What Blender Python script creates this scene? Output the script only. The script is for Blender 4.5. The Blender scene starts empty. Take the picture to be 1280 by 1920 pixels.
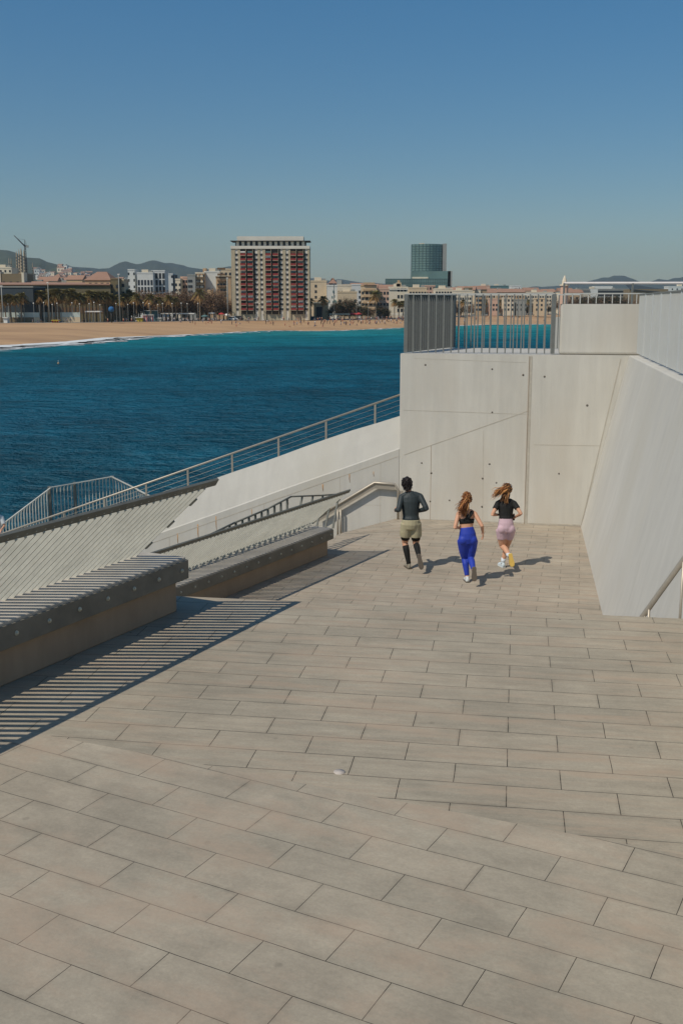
import bpy, bmesh, math, random
from mathutils import Vector, Matrix, noise as mnoise
R = math.radians
random.seed(7)
sc = bpy.context.scene
COL = sc.collection

# ------------------------------------------------------------------ camera
FPX, HC = 2000.0, 4.83
TH = math.atan(390 / FPX)
cd = bpy.data.cameras.new("camera"); cam = bpy.data.objects.new("camera", cd); COL.objects.link(cam)
cam.location = (0, 0, HC); cam.rotation_euler = (R(90) - TH, 0, 0)
cd.sensor_fit = 'VERTICAL'; cd.sensor_height = 36.0; cd.lens = FPX / 1920 * 36
cd.clip_start = 0.1; cd.clip_end = 30000
sc.camera = cam
# ------------------------------------------------------------------ light
SUN_EL = R(52); SUN_AZ = math.atan2(-.786, -.618)
w = bpy.data.worlds.new("World"); sc.world = w; w.use_nodes = True
nt = w.node_tree; nt.nodes.clear()
sky = nt.nodes.new('ShaderNodeTexSky'); sky.sky_type = 'NISHITA'; sky.sun_disc = False
sky.sun_elevation = SUN_EL; sky.sun_rotation = SUN_AZ % (2 * math.pi)
sky.air_density = 1.0; sky.dust_density = 0.6; sky.ozone_density = 1.6; sky.altitude = 20
hs = nt.nodes.new('ShaderNodeHueSaturation'); hs.inputs['Saturation'].default_value = 1.38; hs.inputs['Value'].default_value = 1.0
bg = nt.nodes.new('ShaderNodeBackground'); bg.inputs[1].default_value = 0.06
wo = nt.nodes.new('ShaderNodeOutputWorld')
tcw = nt.nodes.new('ShaderNodeTexCoord'); spw = nt.nodes.new('ShaderNodeSeparateXYZ'); nt.links.new(tcw.outputs['Generated'], spw.inputs[0])
mrw = nt.nodes.new('ShaderNodeMapRange'); mrw.inputs[1].default_value = .0; mrw.inputs[2].default_value = .45; nt.links.new(spw.outputs['Z'], mrw.inputs[0])
gcw = nt.nodes.new('ShaderNodeMix'); gcw.data_type = 'RGBA'; gcw.inputs[6].default_value = (.82, .88, .98, 1); gcw.inputs[7].default_value = (1.30, 1.58, 1.50, 1); nt.links.new(mrw.outputs[0], gcw.inputs[0])
mxw = nt.nodes.new('ShaderNodeMix'); mxw.data_type = 'RGBA'; mxw.blend_type = 'MULTIPLY'; mxw.inputs[0].default_value = 1
nt.links.new(sky.outputs[0], hs.inputs['Color']); nt.links.new(hs.outputs[0], mxw.inputs[6]); nt.links.new(gcw.outputs[2], mxw.inputs[7]); nt.links.new(mxw.outputs[2], bg.inputs[0]); nt.links.new(bg.outputs[0], wo.inputs[0])
sl = bpy.data.lights.new("sun", 'SUN'); sl.energy = 3.4; sl.angle = R(0.5); sl.color = (1.0, 0.915, 0.80)
so = bpy.data.objects.new("sun", sl); COL.objects.link(so)
sdir = Vector((.786 * math.cos(SUN_EL), .618 * math.cos(SUN_EL), -math.sin(SUN_EL)))
so.rotation_euler = sdir.to_track_quat('-Z', 'Y').to_euler(); so.location = (-20, -20, 40)
sc.view_settings.view_transform = 'Standard'; sc.view_settings.look = 'None'
sc.view_settings.exposure = 0.0; sc.view_settings.gamma = 1.0
sc.render.engine = 'CYCLES'
try:
    sc.cycles.use_denoising = True; sc.cycles.max_bounces = 6; sc.cycles.volume_bounces = 0
except Exception: pass

# ------------------------------------------------------------------ pixel -> place helpers
cT, sT = math.cos(TH), math.sin(TH)
def ray(px, py):
    a, b = (px - 640) / FPX, (960 - py) / FPX
    return Vector((a, cT + b * sT, -sT + b * cT))
def G(px, py, z):
    d = ray(px, py); return Vector((0, 0, HC)) + d * ((z - HC) / d.z)
def AY(px, py, y):
    d = ray(px, py); return Vector((0, 0, HC)) + d * (y / d.y)
def AW(px, py, p0, n):
    d = ray(px, py); o = Vector((0, 0, HC)); n = Vector(n)
    return o + d * ((Vector(p0) - o).dot(n) / d.dot(n))

# ------------------------------------------------------------------ materials
def lin(c): return tuple((v / 255 / 12.92) if v / 255 <= .04045 else ((v / 255 + .055) / 1.055) ** 2.4 for v in c)
def mat(name, col, var=.12, scale=4.0, rough=.8, metal=0.0, bump=0.0, stretch=(1, 1, 1), spec=.35, var2=.0, scale2=.6, tint=None, bscale=None, streak=0.):
    m = bpy.data.materials.new(name); m.use_nodes = True
    n = m.node_tree.nodes; L = m.node_tree.links; b = n['Principled BSDF']
    b.inputs['Roughness'].default_value = rough; b.inputs['Metallic'].default_value = metal
    b.inputs['Specular IOR Level'].default_value = spec
    tc = n.new('ShaderNodeTexCoord'); mp = n.new('ShaderNodeMapping'); mp.inputs['Scale'].default_value = stretch
    L.new(tc.outputs['Object'], mp.inputs[0])
    n1 = n.new('ShaderNodeTexNoise'); n1.inputs['Scale'].default_value = scale; n1.inputs['Detail'].default_value = 6; n1.inputs['Roughness'].default_value = .65
    L.new(mp.outputs[0], n1.inputs['Vector'])
    r1 = n.new('ShaderNodeMapRange'); r1.inputs[1].default_value = .25; r1.inputs[2].default_value = .75; r1.inputs[3].default_value = 1 - var; r1.inputs[4].default_value = 1 + var
    L.new(n1.outputs['Fac'], r1.inputs[0]); fac = r1.outputs[0]
    if var2:
        n2 = n.new('ShaderNodeTexNoise'); n2.inputs['Scale'].default_value = scale2; n2.inputs['Detail'].default_value = 4
        L.new(tc.outputs['Object'], n2.inputs['Vector'])
        r2 = n.new('ShaderNodeMapRange'); r2.inputs[1].default_value = .3; r2.inputs[2].default_value = .7; r2.inputs[3].default_value = 1 - var2; r2.inputs[4].default_value = 1 + var2
        L.new(n2.outputs['Fac'], r2.inputs[0])
        mu = n.new('ShaderNodeMath'); mu.operation = 'MULTIPLY'; L.new(fac, mu.inputs[0]); L.new(r2.outputs[0], mu.inputs[1]); fac = mu.outputs[0]
    if streak:
        ms = n.new('ShaderNodeMapping'); ms.inputs['Scale'].default_value = (1, 1, .07); L.new(tc.outputs['Object'], ms.inputs[0])
        n4 = n.new('ShaderNodeTexNoise'); n4.inputs['Scale'].default_value = 4.5; n4.inputs['Detail'].default_value = 7; n4.inputs['Roughness'].default_value = .7; L.new(ms.outputs[0], n4.inputs['Vector'])
        r4 = n.new('ShaderNodeMapRange'); r4.inputs[1].default_value = .3; r4.inputs[2].default_value = .62; r4.inputs[3].default_value = 1 - streak; r4.inputs[4].default_value = 1.02; L.new(n4.outputs['Fac'], r4.inputs[0])
        m4 = n.new('ShaderNodeMath'); m4.operation = 'MULTIPLY'; L.new(fac, m4.inputs[0]); L.new(r4.outputs[0], m4.inputs[1]); fac = m4.outputs[0]
    mx = n.new('ShaderNodeMix'); mx.data_type = 'RGBA'; mx.blend_type = 'MULTIPLY'; mx.inputs[0].default_value = 1
    mx.inputs[6].default_value = (*col, 1); L.new(fac, mx.inputs[7]); out = mx.outputs[2]
    if tint:
        n3 = n.new('ShaderNodeTexNoise'); n3.inputs['Scale'].default_value = scale2 * 1.7; n3.inputs['Detail'].default_value = 5
        L.new(mp.outputs[0], n3.inputs['Vector'])
        r3 = n.new('ShaderNodeMapRange'); r3.inputs[1].default_value = .5; r3.inputs[2].default_value = .72
        L.new(n3.outputs['Fac'], r3.inputs[0])
        m3 = n.new('ShaderNodeMix'); m3.data_type = 'RGBA'; L.new(r3.outputs[0], m3.inputs[0]); L.new(out, m3.inputs[6]); m3.inputs[7].default_value = (*tint, 1); out = m3.outputs[2]
    L.new(out, b.inputs['Base Color'])
    if bump:
        nb = n.new('ShaderNodeTexNoise'); nb.inputs['Scale'].default_value = bscale or scale * 8; nb.inputs['Detail'].default_value = 5
        L.new(mp.outputs[0], nb.inputs['Vector'])
        bp = n.new('ShaderNodeBump'); bp.inputs['Strength'].default_value = .5; bp.inputs['Distance'].default_value = bump
        L.new(nb.outputs['Fac'], bp.inputs['Height']); L.new(bp.outputs[0], b.inputs['Normal'])
    return m

def pavement(name, ang, origin, row_y, c1, c2, mort=.005, streak=(1.2, 7, 1)):
    """paving stones laid in half-bond rows; origin (x,y) is a joint in the middle of an un-shifted row"""
    m = bpy.data.materials.new(name); m.use_nodes = True
    n = m.node_tree.nodes; L = m.node_tree.links; b = n['Principled BSDF']
    tc = n.new('ShaderNodeTexCoord'); mp = n.new('ShaderNodeMapping')
    a = -R(ang); ca, sa = math.cos(a), math.sin(a)
    ox, oy = ca * origin[0] - sa * origin[1], sa * origin[0] + ca * origin[1]
    mp.inputs['Rotation'].default_value = (0, 0, a)
    mp.inputs['Location'].default_value = (-ox + 66.5, -oy + row_y + 57.0, 0)
    L.new(tc.outputs['Object'], mp.inputs[0])
    # joints wander a little
    nw = n.new('ShaderNodeTexNoise'); nw.inputs['Scale'].default_value = 1.7; L.new(mp.outputs[0], nw.inputs['Vector'])
    vs = n.new('ShaderNodeVectorMath'); vs.operation = 'SCALE'; vs.inputs['Scale'].default_value = .014; L.new(nw.outputs['Color'], vs.inputs[0])
    va = n.new('ShaderNodeVectorMath'); va.operation = 'ADD'; L.new(mp.outputs[0], va.inputs[0]); L.new(vs.outputs[0], va.inputs[1])
    def brick(ms, smooth):
        br = n.new('ShaderNodeTexBrick'); br.offset = .5; br.offset_frequency = 2
        br.inputs['Color1'].default_value = (*c1, 1); br.inputs['Color2'].default_value = (*c2, 1); br.inputs['Mortar'].default_value = (0, 0, 0, 1)
        br.inputs['Scale'].default_value = 1; br.inputs['Mortar Size'].default_value = ms; br.inputs['Mortar Smooth'].default_value = smooth
        br.inputs['Brick Width'].default_value = .665; br.inputs['Row Height'].default_value = .285
        L.new(va.outputs[0], br.inputs['Vector']); return br
    br = brick(mort, .5); brw = brick(.03, 1.0)
    def nz(scale, det, lo, hi, a0, a1, vec, rough=.6):
        t = n.new('ShaderNodeTexNoise'); t.inputs['Scale'].default_value = scale; t.inputs['Detail'].default_value = det; t.inputs['Roughness'].default_value = rough
        L.new(vec, t.inputs['Vector'])
        r = n.new('ShaderNodeMapRange'); r.inputs[1].default_value = lo; r.inputs[2].default_value = hi; r.inputs[3].default_value = a0; r.inputs[4].default_value = a1
        L.new(t.outputs['Fac'], r.inputs[0]); return r.outputs[0]
    st = n.new('ShaderNodeMapping'); st.inputs['Scale'].default_value = streak; L.new(mp.outputs[0], st.inputs[0])
    f1 = nz(1.6, 7, .3, .7, .84, 1.14, st.outputs[0], .7)
    f2 = nz(.9, 6, .3, .7, .82, 1.14, mp.outputs[0], .7)
    f3 = nz(60, 3, .3, .7, .93, 1.07, mp.outputs[0])
    def mul(x, y):
        q = n.new('ShaderNodeMath'); q.operation = 'MULTIPLY'; L.new(x, q.inputs[0]); L.new(y, q.inputs[1]); return q.outputs[0]
    fac = mul(mul(f1, f2), f3)
    # stone edges a bit darker (dirt in the joints spreads), with gaps
    dirt = n.new('ShaderNodeMapRange'); dirt.inputs[1].default_value = 0; dirt.inputs[2].default_value = 1; dirt.inputs[3].default_value = 1; dirt.inputs[4].default_value = .84
    L.new(mul(brw.outputs['Fac'], nz(2.3, 4, .42, .66, 0, 1, mp.outputs[0])), dirt.inputs[0])
    fac = mul(fac, dirt.outputs[0])
    # spots of old chewing gum and oil
    vo = n.new('ShaderNodeTexVoronoi'); vo.inputs['Scale'].default_value = 1.5; L.new(mp.outputs[0], vo.inputs['Vector'])
    rs = n.new('ShaderNodeMapRange'); rs.inputs[1].default_value = .017; rs.inputs[2].default_value = .026; rs.inputs[3].default_value = .45; rs.inputs[4].default_value = 1
    L.new(vo.outputs['Distance'], rs.inputs[0]); fac = mul(fac, rs.outputs[0])
    vo2 = n.new('ShaderNodeTexVoronoi'); vo2.inputs['Scale'].default_value = 2.1; vo2.inputs['Randomness'].default_value = 1; L.new(va.outputs[0], vo2.inputs['Vector'])
    rs2 = n.new('ShaderNodeMapRange'); rs2.inputs[1].default_value = .03; rs2.inputs[2].default_value = .055; rs2.inputs[3].default_value = .82; rs2.inputs[4].default_value = 1
    L.new(vo2.outputs['Distance'], rs2.inputs[0]); fac = mul(fac, rs2.outputs[0])
    fac = mul(fac, nz(.33, 7, .56, .72, 1.0, .86, va.outputs[0], .75))
    mx = n.new('ShaderNodeMix'); mx.data_type = 'RGBA'; mx.blend_type = 'MULTIPLY'; mx.inputs[0].default_value = 1
    L.new(br.outputs['Color'], mx.inputs[6]); L.new(fac, mx.inputs[7])
    # warm rusty blush here and there
    wm = n.new('ShaderNodeMix'); wm.data_type = 'RGBA'; wm.inputs[7].default_value = (c1[0] * 1.12, c1[1] * .97, c1[2] * .92, 1)
    L.new(nz(.9, 6, .47, .74, 0, .8, st.outputs[0], .7), wm.inputs[0]); L.new(mx.outputs[2], wm.inputs[6])
    jm = n.new('ShaderNodeMix'); jm.data_type = 'RGBA'; jm.inputs[7].default_value = (.19, .165, .122, 1)
    L.new(mul(br.outputs['Fac'], nz(1.9, 5, .46, .74, .05, .66, mp.outputs[0])), jm.inputs[0]); L.new(wm.outputs[2], jm.inputs[6])
    L.new(jm.outputs[2], b.inputs['Base Color'])
    b.inputs['Roughness'].default_value = .8; b.inputs['Specular IOR Level'].default_value = .25
    bp = n.new('ShaderNodeBump'); bp.inputs['Strength'].default_value = .5; bp.inputs['Distance'].default_value = .004; bp.invert = True
    ad = n.new('ShaderNodeMath'); ad.operation = 'MULTIPLY_ADD'; ad.inputs[1].default_value = .4; L.new(br.outputs['Fac'], ad.inputs[0]); L.new(nz(45, 4, .2, .8, 0, .35, mp.outputs[0]), ad.inputs[2])
    L.new(ad.outputs[0], bp.inputs['Height']); L.new(bp.outputs[0], b.inputs['Normal'])
    return m

C1, C2 = (.342, .298, .224), (.314, .278, .211)
MAT = {}
MAT['conc'] = mat('pale_concrete', (.565, .537, .466), .07, 1.6, .85, bump=.004, stretch=(1, 1, .35), var2=.06, scale2=.5, tint=(.52, .478, .40), bscale=30, streak=.10)
MAT['conc_grey'] = mat('battered_concrete', (.52, .50, .445), .06, 1.3, .85, bump=.004, stretch=(1, 1, .3), var2=.05, scale2=.4, tint=(.49, .465, .40), bscale=30, streak=.08)
MAT['conc_top'] = mat('worn_concrete', (.46, .445, .40), .07, 2, .85, bump=.004, var2=.06, scale2=.6, tint=(.49, .455, .39))
MAT['wall_line'] = mat('faint_joint', (.47, .45, .395), .1, 6)
MAT['conc_line'] = mat('joint', (.44, .40, .325), .2, 6)
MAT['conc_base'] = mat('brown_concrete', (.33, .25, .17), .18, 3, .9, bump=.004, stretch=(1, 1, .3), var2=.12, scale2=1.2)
MAT['hole'] = mat('tie_hole', (.15, .13, .105), .3, 9)
MAT['rust'] = mat('rust_stain', (.40, .235, .115), .35, 9, stretch=(1, 1, .3))
MAT['galv'] = mat('galvanised_steel', (.49, .485, .425), .1, 14, .55, .08, var2=.10, scale2=2.5)
MAT['galv_dk'] = mat('weathered_steel', (.15, .152, .13), .2, 9, .6, .1, var2=.12, scale2=2)
MAT['seat'] = mat('seat_concrete', (.42, .385, .325), .1, 4, .8, bump=.003, var2=.08, scale2=2)
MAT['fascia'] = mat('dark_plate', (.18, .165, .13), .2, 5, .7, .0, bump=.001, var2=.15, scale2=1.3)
MAT['fence'] = mat('painted_steel', (.50, .49, .44), .1, 9, .5, .05)
MAT['fence_lt'] = mat('pale_steel', (.56, .565, .53), .04, 3, .55, .1)
MAT['fence_dk'] = mat('steel_grey', (.21, .212, .19), .12, 9, .5, .2)
MAT['fence_blk'] = mat('dark_steel', (.115, .12, .112), .12, 9, .5, .2)
MAT['stain'] = mat('stainless_steel', (.40, .355, .285), .1, 12, .45, .4)
MAT['white_pipe'] = mat('white_paint', (.62, .575, .54), .05, 5, .6)
MAT['bolt'] = mat('bolt_steel', (.55, .53, .42), .15, 20, .45, .3)
GB = Vector(G(954, 1358, 1.89)); GA = Vector(G(230, 1547, 1.89))
MAT['paveB'] = pavement('paving_across', -9.2, (GB.x, GB.y), 1.5 * .285, C1, C2, .0032)
MAT['paveA'] = pavement('paving_along', -28.3, (GA.x, GA.y), 2.0 * .285, (.345, .300, .228), (.318, .282, .216), .0024, (1.5, 2.6, 1))
MAT['paveL'] = pavement('paving_lower', -12.5, (3.0, 19.0), 1.5 * .285, (.36, .312, .24), (.325, .285, .222), .0035)
MAT['paveL2'] = pavement('paving_lower_turned', 27.0, (1.0, 22.0), 1.5 * .285, (.36, .312, .24), (.325, .285, .222), .0035)

# ------------------------------------------------------------------ mesh + object helpers
ORG = {}
class MB:
    def __init__(s): s.v = []; s.f = []; s.m = []; s.sm = []
    def add(s, vs, fs, mi=0, smooth=False):
        o = len(s.v); s.v += [tuple(v) for v in vs]
        for f in fs: s.f.append(tuple(i + o for i in f)); s.m.append(mi); s.sm.append(smooth)
        return s
    def obox(s, c, ax, ay, az, mi=0):
        """box from centre and three half-vectors"""
        c, ax, ay, az = map(Vector, (c, ax, ay, az))
        vs = [c + ax * i + ay * j + az * k for k in (-1, 1) for j in (-1, 1) for i in (-1, 1)]
        fl = ax.cross(ay).dot(az) < 0
        fs = [(0, 2, 3, 1), (4, 5, 7, 6), (0, 1, 5, 4), (2, 6, 7, 3), (0, 4, 6, 2), (1, 3, 7, 5)]
        return s.add(vs, [f[::-1] if fl else f for f in fs], mi)
    def box(s, x0, x1, y0, y1, z0, z1, mi=0):
        return s.obox(((x0 + x1) / 2, (y0 + y1) / 2, (z0 + z1) / 2), ((x1 - x0) / 2, 0, 0), (0, (y1 - y0) / 2, 0), (0, 0, (z1 - z0) / 2), mi)
    def prism(s, poly, z0, z1, mi=0, mtop=None):
        a = sum(poly[i][0] * poly[(i + 1) % len(poly)][1] - poly[(i + 1) % len(poly)][0] * poly[i][1] for i in range(len(poly)))
        if a < 0: poly = poly[::-1]
        n = len(poly)
        zt = z1 if hasattr(z1, '__len__') else [z1] * n
        vs = [(p[0], p[1], z0) for p in poly] + [(p[0], p[1], zt[i]) for i, p in enumerate(poly)]
        s.add(vs, [(i, (i + 1) % n, n + (i + 1) % n, n + i) for i in range(n)] + [tuple(range(n))[::-1]], mi)
        s.add(vs[n:], [tuple(range(n))], mi if mtop is None else mtop)
        return s
    def loft(s, rings, mi=0, caps=True, smooth=True):
        n = len(rings[0]); vs = [p for r in rings for p in r]; fs = []
        for k in range(len(rings) - 1):
            for i in range(n):
                j = (i + 1) % n; fs.append((k * n + i, k * n + j, (k + 1) * n + j, (k + 1) * n + i))
        if caps: fs += [tuple(range(n))[::-1], tuple((len(rings) - 1) * n + i for i in range(n))]
        return s.add(vs, fs, mi, smooth)
    def tube(s, pts, rad, n=8, mi=0, side=None, smooth=True):
        """pts path; rad = number, list of numbers or list of (a,b) half axes; side = direction of the a axis"""
        pts = [Vector(p) for p in pts]; rings = []
        if not hasattr(rad, '__len__'): rad = [rad] * len(pts)
        prev = None
        for i, p in enumerate(pts):
            t = (pts[min(i + 1, len(pts) - 1)] - pts[max(i - 1, 0)]).normalized()
            if side is not None: u = Vector(side)
            elif prev is not None: u = prev
            else: u = Vector((1, 0, 0)) if abs(t.x) < .8 else Vector((0, 1, 0))
            u = (u - t * u.dot(t)).normalized(); prev = u; v = t.cross(u)
            a, b = rad[i] if hasattr(rad[i], '__len__') else (rad[i], rad[i])
            rings.append([p + u * (a * math.cos(2 * math.pi * k / n)) + v * (b * math.sin(2 * math.pi * k / n)) for k in range(n)])
        return s.loft(rings, mi, True, smooth)
    def ball(s, c, r, n=10, mi=0):
        c = Vector(c); r = r if hasattr(r, '__len__') else (r, r, r)
        rings = []
        for k in range(1, n):
            a = math.pi * k / n
            rings.append([c + Vector((r[0] * math.sin(a) * math.cos(2 * math.pi * i / (n + 4)), r[1] * math.sin(a) * math.sin(2 * math.pi * i / (n + 4)), -r[2] * math.cos(a))) for i in range(n + 4)])
        return s.loft(rings, mi)
    def build(s, name, mats, parent=None, org=None):
        o_ = Vector(org) if org is not None else (ORG.get(parent.name, Vector()) if parent is not None else Vector())
        me = bpy.data.meshes.new(name)
        me.from_pydata([tuple(Vector(v) - o_) for v in s.v], [], s.f)
        if not isinstance(mats, (list, tuple)): mats = [mats]
        for m in mats: me.materials.append(MAT[m] if isinstance(m, str) else m)
        me.polygons.foreach_set('material_index', s.m); me.polygons.foreach_set('use_smooth', s.sm)
        me.update()
        o = bpy.data.objects.new(name, me); COL.objects.link(o)
        if parent is not None: o.parent = parent
        elif org is not None: o.location = o_
        ORG[o.name] = o_
        return o
def bevel(o, wd=.01, seg=2):
    m = o.modifiers.new('bevel', 'BEVEL'); m.width = wd; m.segments = seg; m.limit_method = 'ANGLE'; m.angle_limit = R(40); return o
def tag(o, label=None, cat=None, group=None, kind=None):
    if label: o['label'] = label
    if cat: o['category'] = cat
    if group: o['group'] = group
    if kind: o['kind'] = kind
    return o
def thing(name, label, cat, loc=(0, 0, 0), group=None):
    o = bpy.data.objects.new(name, None); COL.objects.link(o); o.location = loc; o.empty_display_size = .1
    ORG[o.name] = Vector(loc); return tag(o, label, cat, group)
def dup(root, loc, rotz=0, label=None, group=None, scale=1.0):
    r = root.copy(); COL.objects.link(r); r.location = loc; r.rotation_euler = (0, 0, rotz); r.scale = (scale,) * 3 if not hasattr(scale, '__len__') else scale
    if label: r['label'] = label
    if group: r['group'] = group
    for ch in list(root.children):
        c = ch.copy(); COL.objects.link(c); c.parent = r
        for g in list(ch.children):
            d = g.copy(); COL.objects.link(d); d.parent = c
    return r
def V2(x, y, z=0): return Vector((x, y, z))
UZ = 1.89          # upper pavement height; the lower pavement is z = 0
SEA, CITY = -7.0, -3.2

# ================================================================== GROUND
crest_d = V2(.987, -.160); crest_n = V2(.160, .987)          # along and across the edge of the upper pavement
def crest(x): return V2(-1.64, 10.565) + crest_d * ((x + 1.64) / .987)
b0, b1 = G(360, 1428, UZ), G(1280, 1602, UZ)
bd = (b1 - b0).normalized()
def bnd(x): p = b0 + bd * ((x - b0.x) / bd.x); return (p.x, p.y)
aX = Vector((math.sin(R(26.8)), math.cos(R(26.8)), 0)); pX = Vector((aX.y, -aX.x, 0))   # bench 1: along, across to the right
e0 = V2(-1.95, 10.55) - pX * .15
def edgeL(y): p = e0 + aX * ((y - e0.y) / aX.y); return (p.x, p.y)
cl = crest(-2.05)
me = MB()
WR = lambda y: 1.375 + .1695 * y                                # foot of the battered wall on the lower level
pl = edgeL(cl.y)
# left edge meets the zone border where?
k = [y for y in [i * .01 for i in range(300, 1050)] if abs(bnd(edgeL(y)[0])[1] - y) < .02]
yb = k[0] if k else 7.4
zoneB = [edgeL(yb), bnd(4.6), (4.6, crest(4.6).y), (pl[0], crest(pl[0]).y)]
zoneA = [edgeL(yb), edgeL(-3), (4.6, -3), zoneB[1]]
def sheet(poly, z, mi): 
    me.add([(p[0], p[1], z) for p in poly], [tuple(range(len(poly)))], mi)
def ccw(p):
    a = sum(p[i][0] * p[(i + 1) % len(p)][1] - p[(i + 1) % len(p)][0] * p[i][1] for i in range(len(p)))
    return p if a > 0 else p[::-1]
sheet(ccw(zoneB), UZ, 0); sheet(ccw(zoneA), UZ, 1)
body = ccw([edgeL(-3), (4.6, -3), zoneB[2], zoneB[3]])
n = len(body)
vs = [(p[0], p[1], -8) for p in body] + [(p[0], p[1], UZ - .004) for p in body]
me.add(vs, [(i, (i + 1) % n, n + (i + 1) % n, n + i) for i in range(n)], 2)
tag(me.build('pavement', ['paveB', 'paveA', 'conc']), kind='structure')
# a flight of steps drops to the lower pavement
st = MB(); NS = 11; rise = UZ / NS; tread = .33
for i in range(1, NS):
    z = UZ - i * rise
    a = crest(-2.1) + crest_n * ((i - 1) * tread); b = crest(WR(10) + .7) + crest_n * ((i - 1) * tread)
    st.prism([(a.x, a.y), (b.x, b.y), ((b + crest_n * tread).x, (b + crest_n * tread).y), ((a + crest_n * tread).x, (a + crest_n * tread).y)], -.3, z)
tag(st.build('stairs', 'paveL'), kind='structure')
lo = MB()
WA, WB = Vector((1.30, 24.0, 0)), Vector((5.29, 23.1, 0))      # front foot of the end wall
pe = (WB - WA).normalized(); pn = Vector((-pe.y, pe.x, 0)); p0 = WA    # the parapet runs on to the left in the wall's own plane
def par(t, wd, z): q = p0 + pe * t + pn * wd; return Vector((q.x, q.y, z))
lp = [V2(-.02, 22.38), V2(-.60, 20.95), V2(-6.6, 9.9), V2(-6.6, 9.5), V2(6.5, 9.5), V2(6.5, 23.5), WB + V2(.3, .2), WA + V2(0, .05)]
lo.prism([(p.x, p.y) for p in lp], -8, 0, 1, 0)
t1, t2, t3 = V2(.05, 22.3), V2(1.35, 23.93), V2(4.1, 23.28)
lo.add([(p.x, p.y, .004) for p in (t1, t3, t2)], [(0, 1, 2)], 2)
tag(lo.build('pavement', ['paveL', 'conc', 'paveL2']), kind='structure')
st = MB(); eA, eB = WA + V2(0, .0), V2(-.1, 22.2); eB2 = V2(-1.2, 19.6)
for i in range(1, 22):
    o1, o2 = pe * (-.29 * (i - 1)), pe * (-.29 * i); z = -.172 * i
    q = [eA + o1, eB + o1, eB2 + o1, eB2 + o2, eB + o2, eA + o2]; st.prism([(p.x, p.y) for p in q], -8, z)
tag(st.build('stairs', 'paveL'), kind='structure')

# ================================================================== WALLS
ZT = 3.75
wt = (WB - WA).normalized(); wn = Vector((wt.y, -wt.x, 0))     # wall direction, outward normal (towards the camera)
wf = thing('retaining_wall', 'tall pale concrete wall facing the runners at the end of the lower pavement', 'wall', (WA.x, WA.y, 0))
wall = MB()
CB, DB = Vector((2.62, 27.15, 0)), Vector((6.6, 26.3, 0))
WBX = WB + wt * 1.3
wall.prism([(WA.x, WA.y), (WBX.x, WBX.y), (DB.x + .6, DB.y - .1), (CB.x, CB.y)], -8, ZT, 0, 1)
o = wall.build('wall_body', ['conc', 'conc_top'], wf); bevel(o, .035, 3)
def wline(p, q, wd, mi, off=.003, z=None):
    """a thin joint drawn between two points of the wall face"""
    a, b = AW(*p, WA, wn), AW(*q, WA, wn)
    d = (b - a).normalized(); u = wn.cross(d)
    jn.obox((a + b) / 2 + wn * (off / 2), d * ((b - a).length / 2), u * (wd / 2), wn * (off / 2), mi)
jn = MB()
wline((995.5, 668), (985.5, 984), .045, 0, .006); wline((992, 668), (982, 984), .012, 1, .009)
wline((757, 853), (988, 771), .016, 0); wline((756, 769), (986, 777), .01, 0, .002); wline((1000, 834), (1126, 836), .012, 0, .002)
wline((808, 836), (806, 974), .010, 1, .002); wline((906, 806), (904, 980), .008, 0, .002); wline((776, 672), (986, 680), .006, 0, .002)
wline((760, 973), (1087, 985), .03, 0, .004); wline((1163, 673), (1089, 984), .02, 0, .004)
jn.build('formwork_joints', ['conc_line', 'conc_base'], wf)
hl = MB()
for (px, py) in ((797, 684), (922, 692), (980, 703), (922, 773), (904, 897), (917, 870), (1047, 888), (808, 887), (806, 940), (903, 950), (790, 868), (842, 938), (1020, 706), (1100, 760), (930, 905)):
    c = AW(px, py, WA, wn); hl.tube([c - wn * .02, c + wn * .004], .019 + random.random() * .008, 9)
hl.build('tie_holes', 'hole', wf)
# battered wall on the right
br_ = thing('battered_wall', 'smooth grey concrete wall leaning outwards along the right of the lower pavement', 'wall', (4.3, 16, 0))
F0, F1 = V2(WR(23.05), 23.05), V2(WR(-2), -2); lean = Vector((.83, -.14, 0))
mb = MB(); sides = []
for q in (F1, F0): sides.append([q + V2(0, 0, -1) - lean * .27, q + lean + V2(0, 0, ZT + .01), q + lean + V2(2.4, .3, ZT + .01), q + V2(3, .3, -1)])
mb.add(sides[0] + sides[1], [(0, 4, 5, 1), (1, 5, 6, 2), (2, 6, 7, 3), (3, 7, 4, 0), (0, 1, 2, 3), (7, 6, 5, 4)])
o = mb.build('wall_body', 'conc_grey', br_); bevel(o, .02)
mb = MB(); wd_ = (F1 - F0).normalized(); fnr = lean + V2(0, 0, ZT); nrm = fnr.cross(wd_).normalized(); nrm = nrm if nrm.x < 0 else -nrm
for k_ in (1.5, 5.2, 8.9, 12.6):
    a_ = F0 + wd_ * k_ + fnr * .005; b_ = F0 + wd_ * k_ + fnr * .985; mb.obox((a_ + b_) / 2 + nrm * .001, (b_ - a_) / 2, wd_ * .006, nrm * .002)
mb.build('formwork_joints', 'wall_line', br_)
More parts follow.
